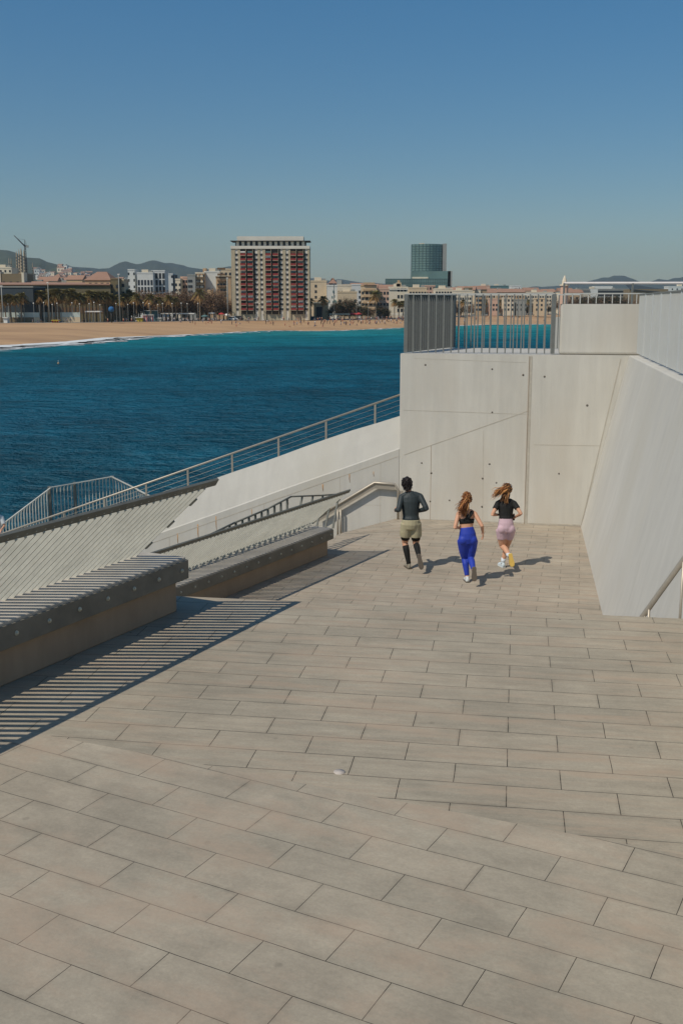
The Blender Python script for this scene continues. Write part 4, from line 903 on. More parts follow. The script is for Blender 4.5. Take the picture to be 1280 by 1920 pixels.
while x < 224:
    place_palm(random.choice((PA, PB)), x, 474 + random.uniform(-6, 12), random.uniform(539, 553), 'brown palm with a shaggy crown in the long row before the tiled building', GP); x += random.uniform(5.0, 8.2)
for px, yt in ((231, 556), (238, 549), (244, 541), (250, 546), (257, 550), (284, 551), (318, 552), (300, 556), (330, 556)): place_palm(PA, px, 500 + random.uniform(-8, 20), yt, 'dark palm among the bare trees left of the red-balcony tower', 'palms among the bare trees')
place_palm(PA, 376, 520, 541, 'tall dark palm standing alone above bare trees left of the tower', None)
for px, yt in ((506, 560), (512, 557), (536, 550), (546, 563), (553, 562)): place_palm(PA, px, 520, yt, 'palm in front of the red-balcony tower', 'palms in front of the tower')
place_palm(PA, 583, 525, 558, 'palm beside the sandstone gatehouse, left of its doorway', None); place_palm(PB, 604, 528, 554, 'slim palm before the right side of the sandstone gatehouse', None)
place_palm(PC, 704, 545, 541, 'broad palm with the widest crown right of the tower', None)
for px, yt in ((739, 560), (747, 564), (755, 563), (763, 560)): place_palm(PB, px, 560, yt, 'small palm in front of the cream palace with arched windows', 'palms before the palace')
for px in (868, 905, 934, 990, 1012): place_palm(PA, px, 690, 561, 'palm on the far shore seen through the fence bars', 'palms behind the fence')
def bare_tree(R_, H_, seed, label, mts=('twig', 'twig'), dens=1.0, name='bare_tree'):
    rnd = random.Random(seed); t = thing(name, label, 'tree', (0, 0, 0)); mb = MB()
    mb.tube([(0, 0, 0), (.1, 0, H_ * .2), (.0, .1, H_ * .4)], [.3, .22, .18], 7)
    for i in range(7):
        az = i * .9 + rnd.random(); r_ = R_ * rnd.uniform(.4, .75); mb.tube([(0, .05, H_ * .3), (math.cos(az) * r_ * .5, math.sin(az) * r_ * .5, H_ * .55), (math.cos(az) * r_, math.sin(az) * r_, H_ * rnd.uniform(.7, .95))], [.13, .08, .03], 5)
    mb.build('trunk', 'trunk', t); mb = MB()
    clumps = [Vector((rnd.uniform(-.7, .7) * R_, rnd.uniform(-.7, .7) * R_, H_ * rnd.uniform(.38, .88))) for _ in range(11)]
    for i in range(int(1500 * dens)):
        c = rnd.choice(clumps); d = Vector((rnd.gauss(0, 1), rnd.gauss(0, 1), rnd.gauss(0, .8))); p = c + d * (R_ * .24)
        if p.z < H_ * .2: continue
        e = p + Vector((rnd.gauss(0, 1), rnd.gauss(0, 1), rnd.gauss(.4, .8))).normalized() * rnd.uniform(.5, 1.1); s = Vector((rnd.gauss(0, 1), rnd.gauss(0, 1), rnd.gauss(0, 1))).normalized() * rnd.uniform(.05, .16)
        mb.add([p - s, p + s, e], [(0, 1, 2)], rnd.random() < .4)
    mb.build('crown', list(mts), t); return t
MAT['twig2'] = mat('twig_dark', lin((104, 84, 64)), .2, .4)
TA = bare_tree(4.2, 8.5, 5, '', ('twig', 'twig2')); TB = bare_tree(4.8, 7.5, 6, '', ('twig2', 'twig')); TC = bare_tree(3.2, 5.5, 8, '', ('leaf_dark', 'twig2'), 1.5, 'bushy_tree')
tr_used = {}
def place_tree(src, px, Y, ytop, label, group, wide=1.0):
    Y = YP(px, Y, 24); p = AY(px, 600, Y); H_ = {TA.name: 8.8, TB.name: 7.8, TC.name: 5.9}[src.name]; s_ = (AY(px, ytop, Y).z - CITY) / H_
    if src.name in tr_used: o = dup(src, (p.x, Y, CITY), random.uniform(0, 6.2), None, None, (s_ * wide, s_ * wide, s_))
    else: tr_used[src.name] = 1; o = src; o.location = (p.x, Y, CITY); o.scale = (s_ * wide, s_ * wide, s_)
    tag(o, label, None, group)
x = 262
while x < 428:
    yt = 549 + 7 * mnoise.noise(Vector((x * .04, 0, 0))) + (6 if x > 395 else 0) + random.uniform(-2, 3)
    place_tree(random.choice((TA, TA, TB)), x, 520 + random.uniform(-8, 14), yt, 'leafless brown tree in the belt left of the red-balcony tower', 'bare trees left of the tower'); x += random.uniform(6, 9)
for px in range(442, 582, 13): place_tree(random.choice((TB, TA)), px + random.uniform(-3, 3), 524, random.uniform(573, 582), 'low leafless tree at the foot of the red-balcony tower', 'bare trees at the tower foot')
for px in range(638, 700, 8): place_tree(random.choice((TA, TC)), px, 540, random.uniform(572, 582), 'dusky bush-like tree in front of the houses right of the tower', 'trees before the houses right of the tower')
for px, yt in ((616, 578), (712, 574), (722, 580), (655, 561), (634, 566)): place_tree(TC, px, 545, yt, 'dark evergreen shrub tree between the houses right of the tower', 'evergreens right of the tower')
for px in range(848, 1040, 8): place_tree(random.choice((TA, TB, TC)), px + random.uniform(-3, 3), 680, random.uniform(568, 578), 'dark tree on the far shore seen through the fence bars', 'trees behind the fence')
for px in range(1046, 1180, 11): place_tree(random.choice((TA, TC)), px, 700, random.uniform(555, 560), 'brown tree top showing between the concrete block and the fence rail', 'trees above the concrete block')
for px in range(214, 262, 8): place_tree(TB, px, 515, random.uniform(562, 572), 'dark scrubby tree behind the lamps right of the palm row', 'scrub right of the palm row')
# street lamps, kiosks, fences along the promenade
def lamp():
    t = thing('street_lamp', 'pale street lamp with a round white head on the promenade', 'street lamp', (0, 0, 0), 'street lamps along the promenade')
    mb = MB(); mb.tube([(0, 0, 0), (0, 0, .6), (0, 0, 7.6)], [.14, .09, .07], 6); mb.build('pole', 'plaster_grey', t)
    mb = MB(); mb.tube([(0, 0, 7.5), (0, 0, 7.75), (0, 0, 8.0)], [.12, .42, .2], 8); mb.build('lamp_head', 'awning_white', t); return t
lp_ = lamp()
for i, px in enumerate((17, 65, 84, 100, 109, 137, 151, 169, 178, 189, 219, 241, 252, 270, 281, 297, 306, 324, 341, 352, 372, 480, 487, 668, 690)):
    p = AY(px, 600, YP(px, 470, 3))
    o = lp_ if i == 0 else dup(lp_, (0, 0, 0)); o.location = (p.x, p.y, CITY); o.scale = (.8, .8, random.uniform(.98, 1.12))
def mast(px, ytop, Y, label, m='plaster_grey', r_=.14):
    Y = YP(px, Y, 5); p = AY(px, ytop, Y); t = thing('mast', label, 'mast', (p.x, Y, CITY)); mb = MB(); mb.tube([(p.x, Y, CITY), (p.x, Y, p.z)], [r_ * 1.3, r_], 6); mb.build('pole', m, t)
    mb = MB(); mb.box(p.x - .5, p.x + .5, Y - .2, Y + .2, p.z, p.z + .35); mb.build('lamp_head', 'awning_white', t)
mast(3, 537, 462, 'tall pale mast before the blue-grey hall at the left edge', r_=.2); mast(90, 531, 470, 'thin tall floodlight mast among the palms'); mast(222.5, 515, 480, 'tall pale mast at the right end of the palm row', r_=.2); mast(426, 522, 500, 'tall mast just left of the red-balcony tower', r_=.25); mast(626, 533, 560, 'tall slender mast before the blue panelled building')
def court_fence(px0, px1, ytop, Y, label):
    Y = YP(px1, Y, 10); a, b = AY(px0, ytop, Y), AY(px1, ytop, Y); t = thing('court_fence', label, 'fence', (a.x, Y, CITY))
    mb = MB(); mb.box(a.x, b.x, Y - .03, Y + .03, CITY + 2.3, CITY + 4.4); mb.build('glass_panel', 'fence_glass', t)
    mb = MB(); mb.box(a.x, b.x, Y - .15, Y + .15, CITY, CITY + 2.25); mb.build('base_wall', 'plaster_beige', t)
    n_ = int((b.x - a.x) / 6)
    for i in range(n_ + 1):
        xx = a.x + (b.x - a.x) * i / n_; mb = MB(); mb.box(xx - .09, xx + .09, Y - .3, Y - .17, CITY, a.z); mb.build('post', 'plaster_grey', t)
court_fence(-40, 74, 571, 468, 'glazed court fence with thin posts below the hall at far left'); court_fence(80, 150, 573, 471, 'glazed court fence with thin posts behind the middle of the palm row')
def hut(px0, px1, ytop, ybot, Y, m, label, name='kiosk', rf='awning_white', stripe=None, cat='kiosk'):
    Y = G(px0, interp(PL, px0), CITY).y + 2 + (Y - 458) * .4; z0_ = CITY + .05; a, b = AY(px0, ytop, Y), AY(px1, ytop, Y); t = thing(name, label, cat, ((a.x + b.x) / 2, Y, z0_))
    mb = MB(); mb.box(a.x, b.x, Y, Y + 3, z0_, a.z); mb.build('wall', m, t)
    mb = MB(); mb.box(a.x - .3, b.x + .3, Y - .5, Y + 3.2, a.z, a.z + .25); mb.build('roof', rf, t)
    if stripe:
        w_ = (b.x - a.x) / 5
        for k_ in (0, 2, 4): mb = MB(); mb.box(a.x + w_ * k_, a.x + w_ * (k_ + 1), Y - .06, Y, z0_, a.z); mb.build('door', stripe, t)
hut(7, 14, 596, 604, 461, 'awning_white', 'small white cabin on the promenade at far left')
hut(98, 110, 601, 607, 458, 'yellow', 'low yellow and red cabin on the sand edge', stripe='awning_red', rf='yellow')
hut(255, 267, 596, 602, 465, 'yellow', 'yellow cabin left of the striped cabins'); hut(268, 276, 591, 602, 466, 'awning_white', 'red striped cabin between yellow and white cabins', stripe='awning_red')
hut(277, 287, 591, 602, 466.5, 'awning_white', 'white cabin with red doors right of the striped cabin', stripe='red_panel'); hut(295, 302, 597, 602, 466, 'plaster_cream', 'tiny cream hut with a dark doorway', stripe=None)
hut(272, 294, 583, 598, 500, 'teal_panel', 'greenish pavilion with a white roof behind the cabins')
hut(583, 598, 594, 600, 520, 'blue', 'bright blue stall at the foot of the gatehouse', rf='blue'); hut(607, 617, 592, 600, 522, 'wood', 'reddish brown stall right of the gatehouse', rf='wood'); hut(719, 729, 591, 600, 548, 'yellow', 'yellow beach cabin before the palace', rf='yellow')
def canopy(px0, px1, ytop, Y, label, m='awning_white'):
    Y = YP(px1, Y, 6); a, b = AY(px0, ytop, Y), AY(px1, ytop, Y); t = thing('canopy', label, 'canopy', ((a.x + b.x) / 2, Y, CITY + .05)); mb = MB(); mb.box(a.x, b.x, Y - 1.5, Y + 2.5, a.z - .5, a.z); mb.build('roof', m, t)
    n_ = max(2, int((b.x - a.x) / 4))
    for i in range(n_ + 1): xx = a.x + .3 + (b.x - a.x - .6) * i / n_; mb = MB(); mb.box(xx - .09, xx + .09, Y - 1.3, Y - 1.1, CITY, a.z - .5); mb.build('post', 'plaster_grey', t)
canopy(302, 365, 587, 470, 'long white canopy over people left of the tower'); canopy(161, 190, 583, 472, 'white beam canopy under the palms'); canopy(617, 656, 588, 525, 'cream canopy over a terrace right of the stalls', 'plaster_cream'); canopy(735, 770, 588, 545, 'white canopy in front of the palace'); canopy(392, 402, 586, 500, 'small white tent roof before the ochre house')
def parasol(px, ytop, Y, m, label):
    Y = YP(px, Y, 7); p = AY(px, ytop, Y); t = thing('parasol', label, 'parasol', (p.x, Y, CITY)); mb = MB(); mb.tube([(p.x, Y, CITY), (p.x, Y, p.z)], .06, 6); mb.build('pole', 'plaster_grey', t)
    mb = MB(); mb.loft([[Vector((p.x + r_ * math.cos(k_ * .785), Y + r_ * math.sin(k_ * .785), z)) for k_ in range(8)] for r_, z in ((2.0, p.z - 1.0), (1.4, p.z - .5), (.1, p.z))]); mb.build('canopy', m, t)
for i, px in enumerate((660, 666, 672)): parasol(px, 586 + i % 2, 527, 'awning_red', ('left', 'middle', 'right')[i] + ' one of three red parasols on the terrace right of the canopy')
parasol(415, 586, 500, 'awning_red', 'red parasol before the ochre corner house'); parasol(425, 588, 503, 'awning_white', 'white parasol just left of the tower foot'); parasol(384, 590, 498, 'teal_panel', 'green parasol before the white party wall')
t = thing('dome_ball', 'bright blue ball-shaped play tent under the palms', 'play tent', (AY(209, 580, 476).x, 476, CITY)); p = AY(209, 580, 476)
mb = MB(); mb.ball((p.x, 476, p.z), 1.3, 8); mb.build('shell', 'blue', t); mb = MB(); mb.tube([(p.x, 476, CITY), (p.x, 476, p.z - 1)], .3, 6); mb.build('stand', 'steel_dark', t)
def van(px, Y, m, label, L_=4.8, h_=2.0):
    Y = YP(px, Y, 6); p = AY(px, 598, Y); x0, z0_ = p.x, CITY + .05; t = thing('parked_van', label, 'van', (x0, Y, z0_)); mb = MB(); pr_ = [(0, .35), (L_, .35), (L_, .95), (L_ - .9, 1.15), (L_ - 1.5, h_), (.1, h_), (0, 1.1)]
    mb.add([(x0 + a - L_ / 2, Y - .9, z0_ + b) for a, b in pr_] + [(x0 + a - L_ / 2, Y + .9, z0_ + b) for a, b in pr_], [tuple(range(7)), tuple(range(7, 14))[::-1]] + [(i, 7 + i, 7 + (i + 1) % 7, (i + 1) % 7) for i in range(7)]); mb.build('body', m, t)
    mb = MB(); mb.box(x0 - L_ / 2 + .3, x0 + L_ / 2 - 1.6, Y - .93, Y - .9, z0_ + 1.2, z0_ + h_ - .2); mb.build('window', 'glass_dark', t)
    for xx in (.9, L_ - .9):
        for yy in (-.85, .85): mb = MB(); mb.tube([(x0 + xx - L_ / 2, Y + yy - .1, z0_ + .35), (x0 + xx - L_ / 2, Y + yy + .1, z0_ + .35)], .35, 10); mb.build('wheel', 'steel_dark', t)
van(447, 506, 'steel_dark', 'dark van parked at the foot of the tower', 5.4, 2.2); van(566, 512, 'teal_panel', 'greenish van parked at the right foot of the tower'); van(437, 512, 'awning_white', 'white van parked just left of the dark van')
# beachgoers
def blob(o, vox, it=4, keep=True):
    m = o.modifiers.new('r', 'REMESH'); m.mode = 'VOXEL'; m.voxel_size = vox
    s = o.modifiers.new('s', 'SMOOTH'); s.factor = .5; s.iterations = it
    dg = bpy.context.evaluated_depsgraph_get(); me_ = bpy.data.meshes.new_from_object(o.evaluated_get(dg)); o.modifiers.clear(); old = o.data
    if not me_.materials:
        for q_ in old.materials: me_.materials.append(q_)
    o.data = me_; me_.name = old.name; me_.polygons.foreach_set('use_smooth', [True] * len(me_.polygons)); return o
flatmat('skin', (196, 150, 122)); flatmat('cloth_dark', (46, 46, 50)); flatmat('cloth_light', (205, 205, 205)); flatmat('cloth_blue', (60, 84, 120)); flatmat('cloth_red', (150, 62, 58)); flatmat('cloth_tan', (150, 126, 98)); flatmat('hair_dark', (40, 32, 28))
def tiny(pose, top, bot):
    mb = MB()
    if pose == 'sit':
        mb.tube([(0, 0, .1), (0, .02, .3), (0, 0, .55), (0, 0, .68)], [(.19, .16), (.17, .13), (.2, .12), (.08, .07)], 8, 0)
        for s in (-1, 1): mb.tube([(s * .1, -.1, .12), (s * .13, -.45, .35), (s * .12, -.75, .05)], [.1, .075, .05], 6, 1); mb.tube([(s * .2, 0, .56), (s * .27, -.08, .35), (s * .2, -.3, .3)], [.06, .05, .04], 6, 2)
        mb.ball((0, -.02, .84), (.1, .11, .13), 7, 3)
    else:
        w_ = .22 if pose == 'walk' else .03
        mb.tube([(0, 0, .82), (0, 0, .95), (0, 0, 1.2), (0, 0, 1.38), (0, 0, 1.46)], [(.17, .12), (.16, .12), (.19, .13), (.19, .11), (.07, .06)], 8, 0)
        for s in (-1, 1): mb.tube([(s * .09, 0, .86), (s * .1, s * w_ * .6 - .03, .46), (s * .1, s * w_, .04)], [.1, .075, .05], 6, 1); mb.tube([(s * .21, 0, 1.36), (s * .27, -s * w_ * .5, 1.1), (s * .26, -s * w_ - .06, .84)], [.06, .05, .04], 6, 2)
        mb.ball((0, 0, 1.6), (.1, .11, .13), 7, 3)
    return mb
variants = []
for pose, nm in (('stand', 'standing'), ('walk', 'walking'), ('sit', 'sitting')):
    for top, bot, desc in (('cloth_dark', 'cloth_dark', 'dark clothes'), ('cloth_light', 'cloth_blue', 'a white top'), ('skin', 'cloth_red', 'swimwear'), ('cloth_blue', 'cloth_tan', 'a blue top')):
        variants.append((tiny(pose, top, bot).build('person', [top, bot, 'skin', 'hair_dark']), 'tiny ' + nm + ' beachgoer in ' + desc + ' in the crowd on the far beach', 'beachgoers in ' + desc + ', ' + nm))
used_v = set()
def put_person(px, f_):
    a = G(px, interp(WL, px), SEA); b = G(px, interp(PL, px), CITY); p = a.lerp(b, f_); d_ = Vector((a.x - b.x, a.y - b.y)).length; fm = (14 + min(f_, 1) * d_) / (14 + d_)
    p.z = SEA - .5 + (CITY - SEA + .5) * (fm ** .8) + .2
    if f_ > 1: p.z = CITY + .05
    k_ = random.randrange(len(variants)); src, lb, gp = variants[k_]
    if k_ in used_v: o = src.copy(); COL.objects.link(o)
    else: o = src; used_v.add(k_)
    o.location = p; o.rotation_euler = (0, 0, random.uniform(0, 6.28)); s_ = random.uniform(1.0, 1.16); o.scale = (s_,) * 3; tag(o, lb, 'person', gp)
for i in range(150): put_person(random.choice((random.uniform(430, 768), random.uniform(540, 768), random.uniform(600, 768))), random.uniform(.18, .98))
for i in range(68): put_person(random.uniform(300, 768), random.uniform(1.0, 1.012))
for i in range(14): put_person(random.uniform(335, 430), random.uniform(.5, .95))
for i in range(42): put_person(random.uniform(850, 1036), random.uniform(.2, .99))
for i in range(18): put_person(random.uniform(60, 260), random.uniform(1.0, 1.02))
for px in (542, 605): put_person(px, .12)
for o, lb, gp in variants:
    if variants.index((o, lb, gp)) not in used_v: bpy.data.objects.remove(o)
# a small buoy far out on the water
c = G(110, 683, SEA); t = thing('buoy', 'small pale buoy floating alone on the water', 'buoy', tuple(c))
mb = MB(); mb.ball(c + V2(0, 0, .2), (.22, .22, .2), 8); mb.build('float', 'plaster_tan', t); mb = MB(); mb.tube([c + V2(0, 0, .5), c + V2(0, 0, .8)], .04, 6); mb.build('pole', 'awning_white', t)
# round pale lid set in the pavement
c = G(636, 1448, UZ); mb = MB(); mb.tube([c + V2(0, 0, -.02), c + V2(0, 0, .006)], .036, 20)
MAT['lid'] = mat('lid_metal', (.46, .41, .36), .15, 60, .6)
tag(mb.build('pavement_cap', 'lid', org=tuple(c)), 'small round pale metal cap set in the middle of the pavement', 'floor cap')

# ================================================================== RUNNERS
flatmat('skin_warm', (205, 158, 128), .05); flatmat('black_cloth', (26, 27, 26)); flatmat('sock_black', (24, 25, 24)); MAT['khaki'] = mat('khaki_cloth', lin((166, 158, 128)), .1, 9, .85, bump=.02, bscale=9); flatmat('sole_grey', (92, 84, 74)); flatmat('shoe_white', (200, 205, 204)); flatmat('sole_yellow', (206, 172, 88))
MAT['skin_warm'] = mat('skin', lin((198, 150, 120)), .05, 12, .55); MAT['shirt_grey'] = mat('slate_jersey', lin((46, 54, 55)), .22, 9, .6, bump=.016, bscale=11)
MAT['blue_leggings'] = mat('blue_leggings', lin((38, 60, 160)), .08, 8, .6, bump=.005, bscale=12); MAT['pink_shorts'] = mat('pink_shorts', lin((196, 168, 176)), .05, 8, .75, bump=.005, bscale=12); MAT['shoe_grey'] = mat('shoe_grey', lin((130, 124, 110)), .25, 40, .8)
MAT['tee_black'] = mat('black_tee', lin((30, 30, 29)), .2, 9, .8, bump=.014, bscale=10); MAT['sock_white'] = mat('sock_white', lin((205, 212, 216)), .08, 20); MAT['shoe_pale'] = mat('shoe_pale', lin((190, 202, 206)), .12, 30)
MAT['hair_ginger'] = mat('ginger_hair', lin((138, 84, 46)), .3, 40, .5, stretch=(1, 1, .3)); MAT['hair_gold'] = mat('golden_hair', lin((186, 132, 78)), .25, 40, .45); MAT['hair_black'] = mat('black_hair', lin((34, 27, 24)), .3, 40, .5); MAT['hair_brown'] = mat('brown_hair', lin((104, 70, 44)), .3, 40, .5)
def vv(*a): return Vector(a)
def limb(mb, a, b, c, r, inf=0., back=None, t0=0., t1=1.):
    """two-bone limb; r = radii at top, mid upper, joint, bulge, end; only the stretch t0..t1 of its length is built"""
    a, b, c = Vector(a), Vector(b), Vector(c); d2 = (c - b).normalized()
    bk = back if back is not None else Vector((0, 0, 0))
    pts = [(0, a, r[0]), (.25, a.lerp(b, .5) , r[1]), (.44, a.lerp(b, .88), (r[1] * .35 + r[2] * .65)), (.5, b, r[2]), (.56, b.lerp(c, .14) + bk * .3, r[2] * .98), (.66, b.lerp(c, .34) + bk, r[3]), (.82, b.lerp(c, .66) + bk * .5, r[3] * .45 + r[4] * .55), (.94, b.lerp(c, .9), r[4]), (1.0, c, r[4])]
    def at(t):
        for i in range(len(pts) - 1):
            if pts[i][0] <= t <= pts[i + 1][0]:
                f_ = (t - pts[i][0]) / (pts[i + 1][0] - pts[i][0]); return pts[i][1].lerp(pts[i + 1][1], f_), pts[i][2] + (pts[i + 1][2] - pts[i][2]) * f_
        return pts[-1][1], pts[-1][2]
    ts = [t0] + [p[0] for p in pts if t0 + .01 < p[0] < t1 - .01] + [t1]
    q = [at(t) for t in ts]; mb.tube([x_[0] for x_ in q], [x_[1] + inf for x_ in q], 12)
def torso(mb, S, inf=0., i0=0, i1=None):
    q = S[i0:i1]; mb.tube([s[:3] for s in q], [(s[3] + inf, s[4] + inf) for s in q], 16, side=(1, 0, 0))
def hand(mb, w_, d, thumb_side, palm_n, sc_=1.0, curl=.9):
    """palm and five separate bent fingers; d = direction of the hand, palm_n = direction the palm faces"""
    w_, d, n_ = Vector(w_), Vector(d).normalized(), Vector(palm_n); n_ = (n_ - d * n_.dot(d)).normalized(); s = Vector(d.cross(n_)) * thumb_side
    mb.tube([w_, w_ + d * .03 * sc_, w_ + d * .085 * sc_], [(.024, .02), (.034, .016), (.04, .014)], 10, side=s)
    for k_, (off, ln) in enumerate(((.030, .066), (.010, .074), (-.010, .070), (-.029, .056))):
        b = w_ + d * .082 * sc_ + s * off; a1 = curl * .6; p1 = b + (d * math.cos(a1) + n_ * math.sin(a1)) * ln * .45; a2 = curl * 1.6; p2 = p1 + (d * math.cos(a2) + n_ * math.sin(a2)) * ln * .33; a3 = curl * 2.3; p3 = p2 + (d * math.cos(a3) + n_ * math.sin(a3)) * ln * .25
        mb.tube([b - d * .012, b, p1, p2, p3], [.0085, .0085, .008, .007, .006], 7)
    b = w_ + d * .03 + s * .03; p1 = b + (d * .5 + s * .75 + n_ * .3).normalized() * .035; p2 = p1 + (d * .9 + n_ * .45).normalized() * .03
    mb.tube([b - s * .012, b, p1, p2], [.011, .011, .009, .007], 7)
def shoe(t, ank, f_, u, L_, mu, ms, name='shoe'):
    ank, f_, u = Vector(ank), Vector(f_).normalized(), Vector(u); u = (u - f_ * u.dot(f_)).normalized(); s = f_.cross(u); heel = ank - f_ * (.068) - u * .075
    prof = ((0, .022, .045), (.05, .031, .07), (.16, .034, .085), (.34, .033, .082), (.5, .038, .062), (.68, .045, .05), (.84, .042, .04), (.95, .028, .03), (1.0, .010, .018))
    mb = MB(); rg = []
    for x_, w_, h_ in prof:
        c = heel + f_ * (x_ * L_); rg.append([c + s * (w_ * math.cos(a)) + u * (.008 + (h_ if math.sin(a) > 0 else .006) * math.sin(a) * (1 if math.sin(a) > 0 else 1)) for a in [2 * math.pi * k_ / 14 for k_ in range(14)]])
    mb.loft(rg); mb.tube([ank - u * .02, ank + u * .022], [(.040, .036), (.036, .033)], 12, side=f_); o = mb.build(name, mu, t)
    mb = MB(); out = [(x_, w_ + .004) for x_, w_, h_ in prof]; n_ = len(out)
    top = [heel + f_ * (x_ * L_) + s * w_ for x_, w_ in out] + [heel + f_ * (x_ * L_) - s * w_ for x_, w_ in out[::-1]]
    m_ = len(top); spr = [u * (.012 if .1 < (p - heel).dot(f_) / L_ < .9 else .016) for p in top]
    mb.add([p + u * .012 for p in top] + [p - u * .010 for p in top] + [p * 1 - u * .016 + (heel + f_ * L_ * .5 - p) * .06 for p in top], [tuple(range(2 * m_, 3 * m_))[::-1], tuple(range(m_))] + [(i, (i + 1) % m_, m_ + (i + 1) % m_, m_ + i)[::-1] for i in range(m_)] + [(m_ + i, m_ + (i + 1) % m_, 2 * m_ + (i + 1) % m_, 2 * m_ + i)[::-1] for i in range(m_)])
    mb.build('sole', ms, o)
def head_tubes(mb, hc, yaw=0., s_=1.0):
    c = Vector(hc); cy, sy = math.cos(yaw), math.sin(yaw)
    def q(x_, y_, z_): return c + Vector((x_ * cy - y_ * sy, x_ * sy + y_ * cy, z_)) * s_
    mb.ball(c + V2(0, -.005, .012), (.074 * s_, .092 * s_, .105 * s_), 12)
    mb.tube([q(0, .02, -.03), q(0, .045, -.075), q(0, .06, -.105)], [(.062 * s_, .06 * s_), (.05 * s_, .045 * s_), (.026 * s_, .022 * s_)], 10)
    mb.tube([q(0, .085, .03), q(0, .105, -.015), q(0, .088, -.03)], [.010 * s_, .014 * s_, .008 * s_], 7)
    for s in (-1, 1): mb.tube([q(s * .073, -.005, .025), q(s * .083, -.015, .0), q(s * .074, -.005, -.03)], [(.01, .012)] * 3, 6)
    mb.tube([q(-.022, .088, -.062), q(.022, .088, -.062)], .009 * s_, 6)
    for s in (-1, 1): mb.ball(q(s * .03, .078, .012), .014 * s_, 6)
def hair_cap(t, hc, m, yaw=0., r=(.083, .103, .116), low=-.06):
    c = Vector(hc) + V2(0, -.012, .016); mb = MB(); mb.ball(c, r, 16)
    cy, sy = math.cos(yaw), math.sin(yaw); keep = []
    for fi, f_ in enumerate(mb.f):
        m_ = sum((Vector(mb.v[i]) for i in f_), Vector()) / len(f_) - c; y_ = -m_.x * sy + m_.y * cy
        if (y_ > .045 and m_.z < .035) or (y_ > .0 and m_.z < -.03) or m_.z < low: continue
        keep.append(fi)
    mb.f = [mb.f[i] for i in keep]; mb.m = [mb.m[i] for i in keep]; mb.sm = [True] * len(keep)
    o = mb.build('hair', m, t); s = o.modifiers.new('solid', 'SOLIDIFY'); s.thickness = .012; return o
def strands(par_, name, mts, roots, flow, n_, ln, spread, sag, seed, r0=.0065):
    rnd = random.Random(seed); mb = MB(); flow = Vector(flow).normalized()
    for i in range(n_):
        a = Vector(rnd.choice(roots)) + Vector((rnd.gauss(0, .012), rnd.gauss(0, .012), rnd.gauss(0, .012))); L_ = ln * rnd.uniform(.55, 1.1); d = (flow + Vector((rnd.gauss(0, spread), rnd.gauss(0, spread), rnd.gauss(0, spread)))).normalized(); ph = rnd.uniform(0, 6)
        pts = [a + d * (L_ * f_) + V2(0, 0, -sag * L_ * f_ * f_ * rnd.uniform(.6, 1.4)) + V2(.006 * math.sin(ph + 5 * f_), 0, .010 * math.sin(ph + 6 * f_)) for f_ in (0, .2, .45, .7, .88, 1)]
        mb.tube(pts, [r0, r0 * 1.25, r0 * 1.15, r0 * .8, r0 * .45, r0 * .1], 5, rnd.randrange(len(mts)))
    return mb.build(name, mts, par_)
def yoke(mb, S, J, r, inf=0.):
    nb = Vector(S[-2][:3])
    for s in 'LR':
        sh = Vector(J['sh' + s]); mb.tube([nb + V2(0, 0, -.02), nb.lerp(sh, .5) + V2(0, 0, .006), sh + V2(0, 0, -.005), sh.lerp(Vector(J['el' + s]), .18)], [(r * .95 + inf), (r * 1.02 + inf), (r + inf), (r * .92 + inf)], 10)
        mb.tube([nb + V2(0, 0, -.10), sh.lerp(nb, .25) + V2(0, 0, -.07)], [(r + inf), (r * .9 + inf)], 10)
def person_root(label, loc, rz=0.):
    t = thing('person', label, 'person', tuple(loc)); ORG[t.name] = Vector(); t.rotation_euler = (0, 0, rz); return t
def body(t, S, J, hc, neck, rleg, rarm, sc_=1., yaw=0., curlL=.9, curlR=.9):
    mb = MB(); torso(mb, S); yoke(mb, S, J, rarm[0])
    for s in ('L', 'R'):
        k_, a_ = J['kn' + s], J['an' + s]; d = (Vector(a_) - Vector(k_)).normalized(); bk = d.cross(Vector((1, 0, 0))).normalized() * .022
        limb(mb, J['hp' + s], k_, a_, rleg, 0, bk); limb(mb, J['sh' + s], J['el' + s], J['wr' + s], rarm)
        f_ = Vector(J['ft' + s]).normalized(); mb.tube([Vector(a_), Vector(a_) - Vector(J['up' + s]).normalized() * .045, Vector(a_) - Vector(J['up' + s]).normalized() * .05 + f_ * .10], [.03, .034, .022], 8)
        d = Vector(J['wr' + s]) - Vector(J['el' + s]); sg = -1 if s == 'L' else 1
        hand(mb, J['wr' + s], J.get('hd' + s, d), sg * J.get('th' + s, 1), J.get('pn' + s, (-sg, 0, 0)), 1., curlL if s == 'L' else curlR)
        hb = Vector(J['hp' + s]); mb.ball(hb + V2(0, -.03, .0), (.08, .075, .085), 9)
    mb.tube([neck[0], neck[1]], [neck[2], neck[2] * .95], 10); head_tubes(mb, hc, yaw, sc_)
    return blob(mb.build('body', 'skin_warm', t), .0055, 3)
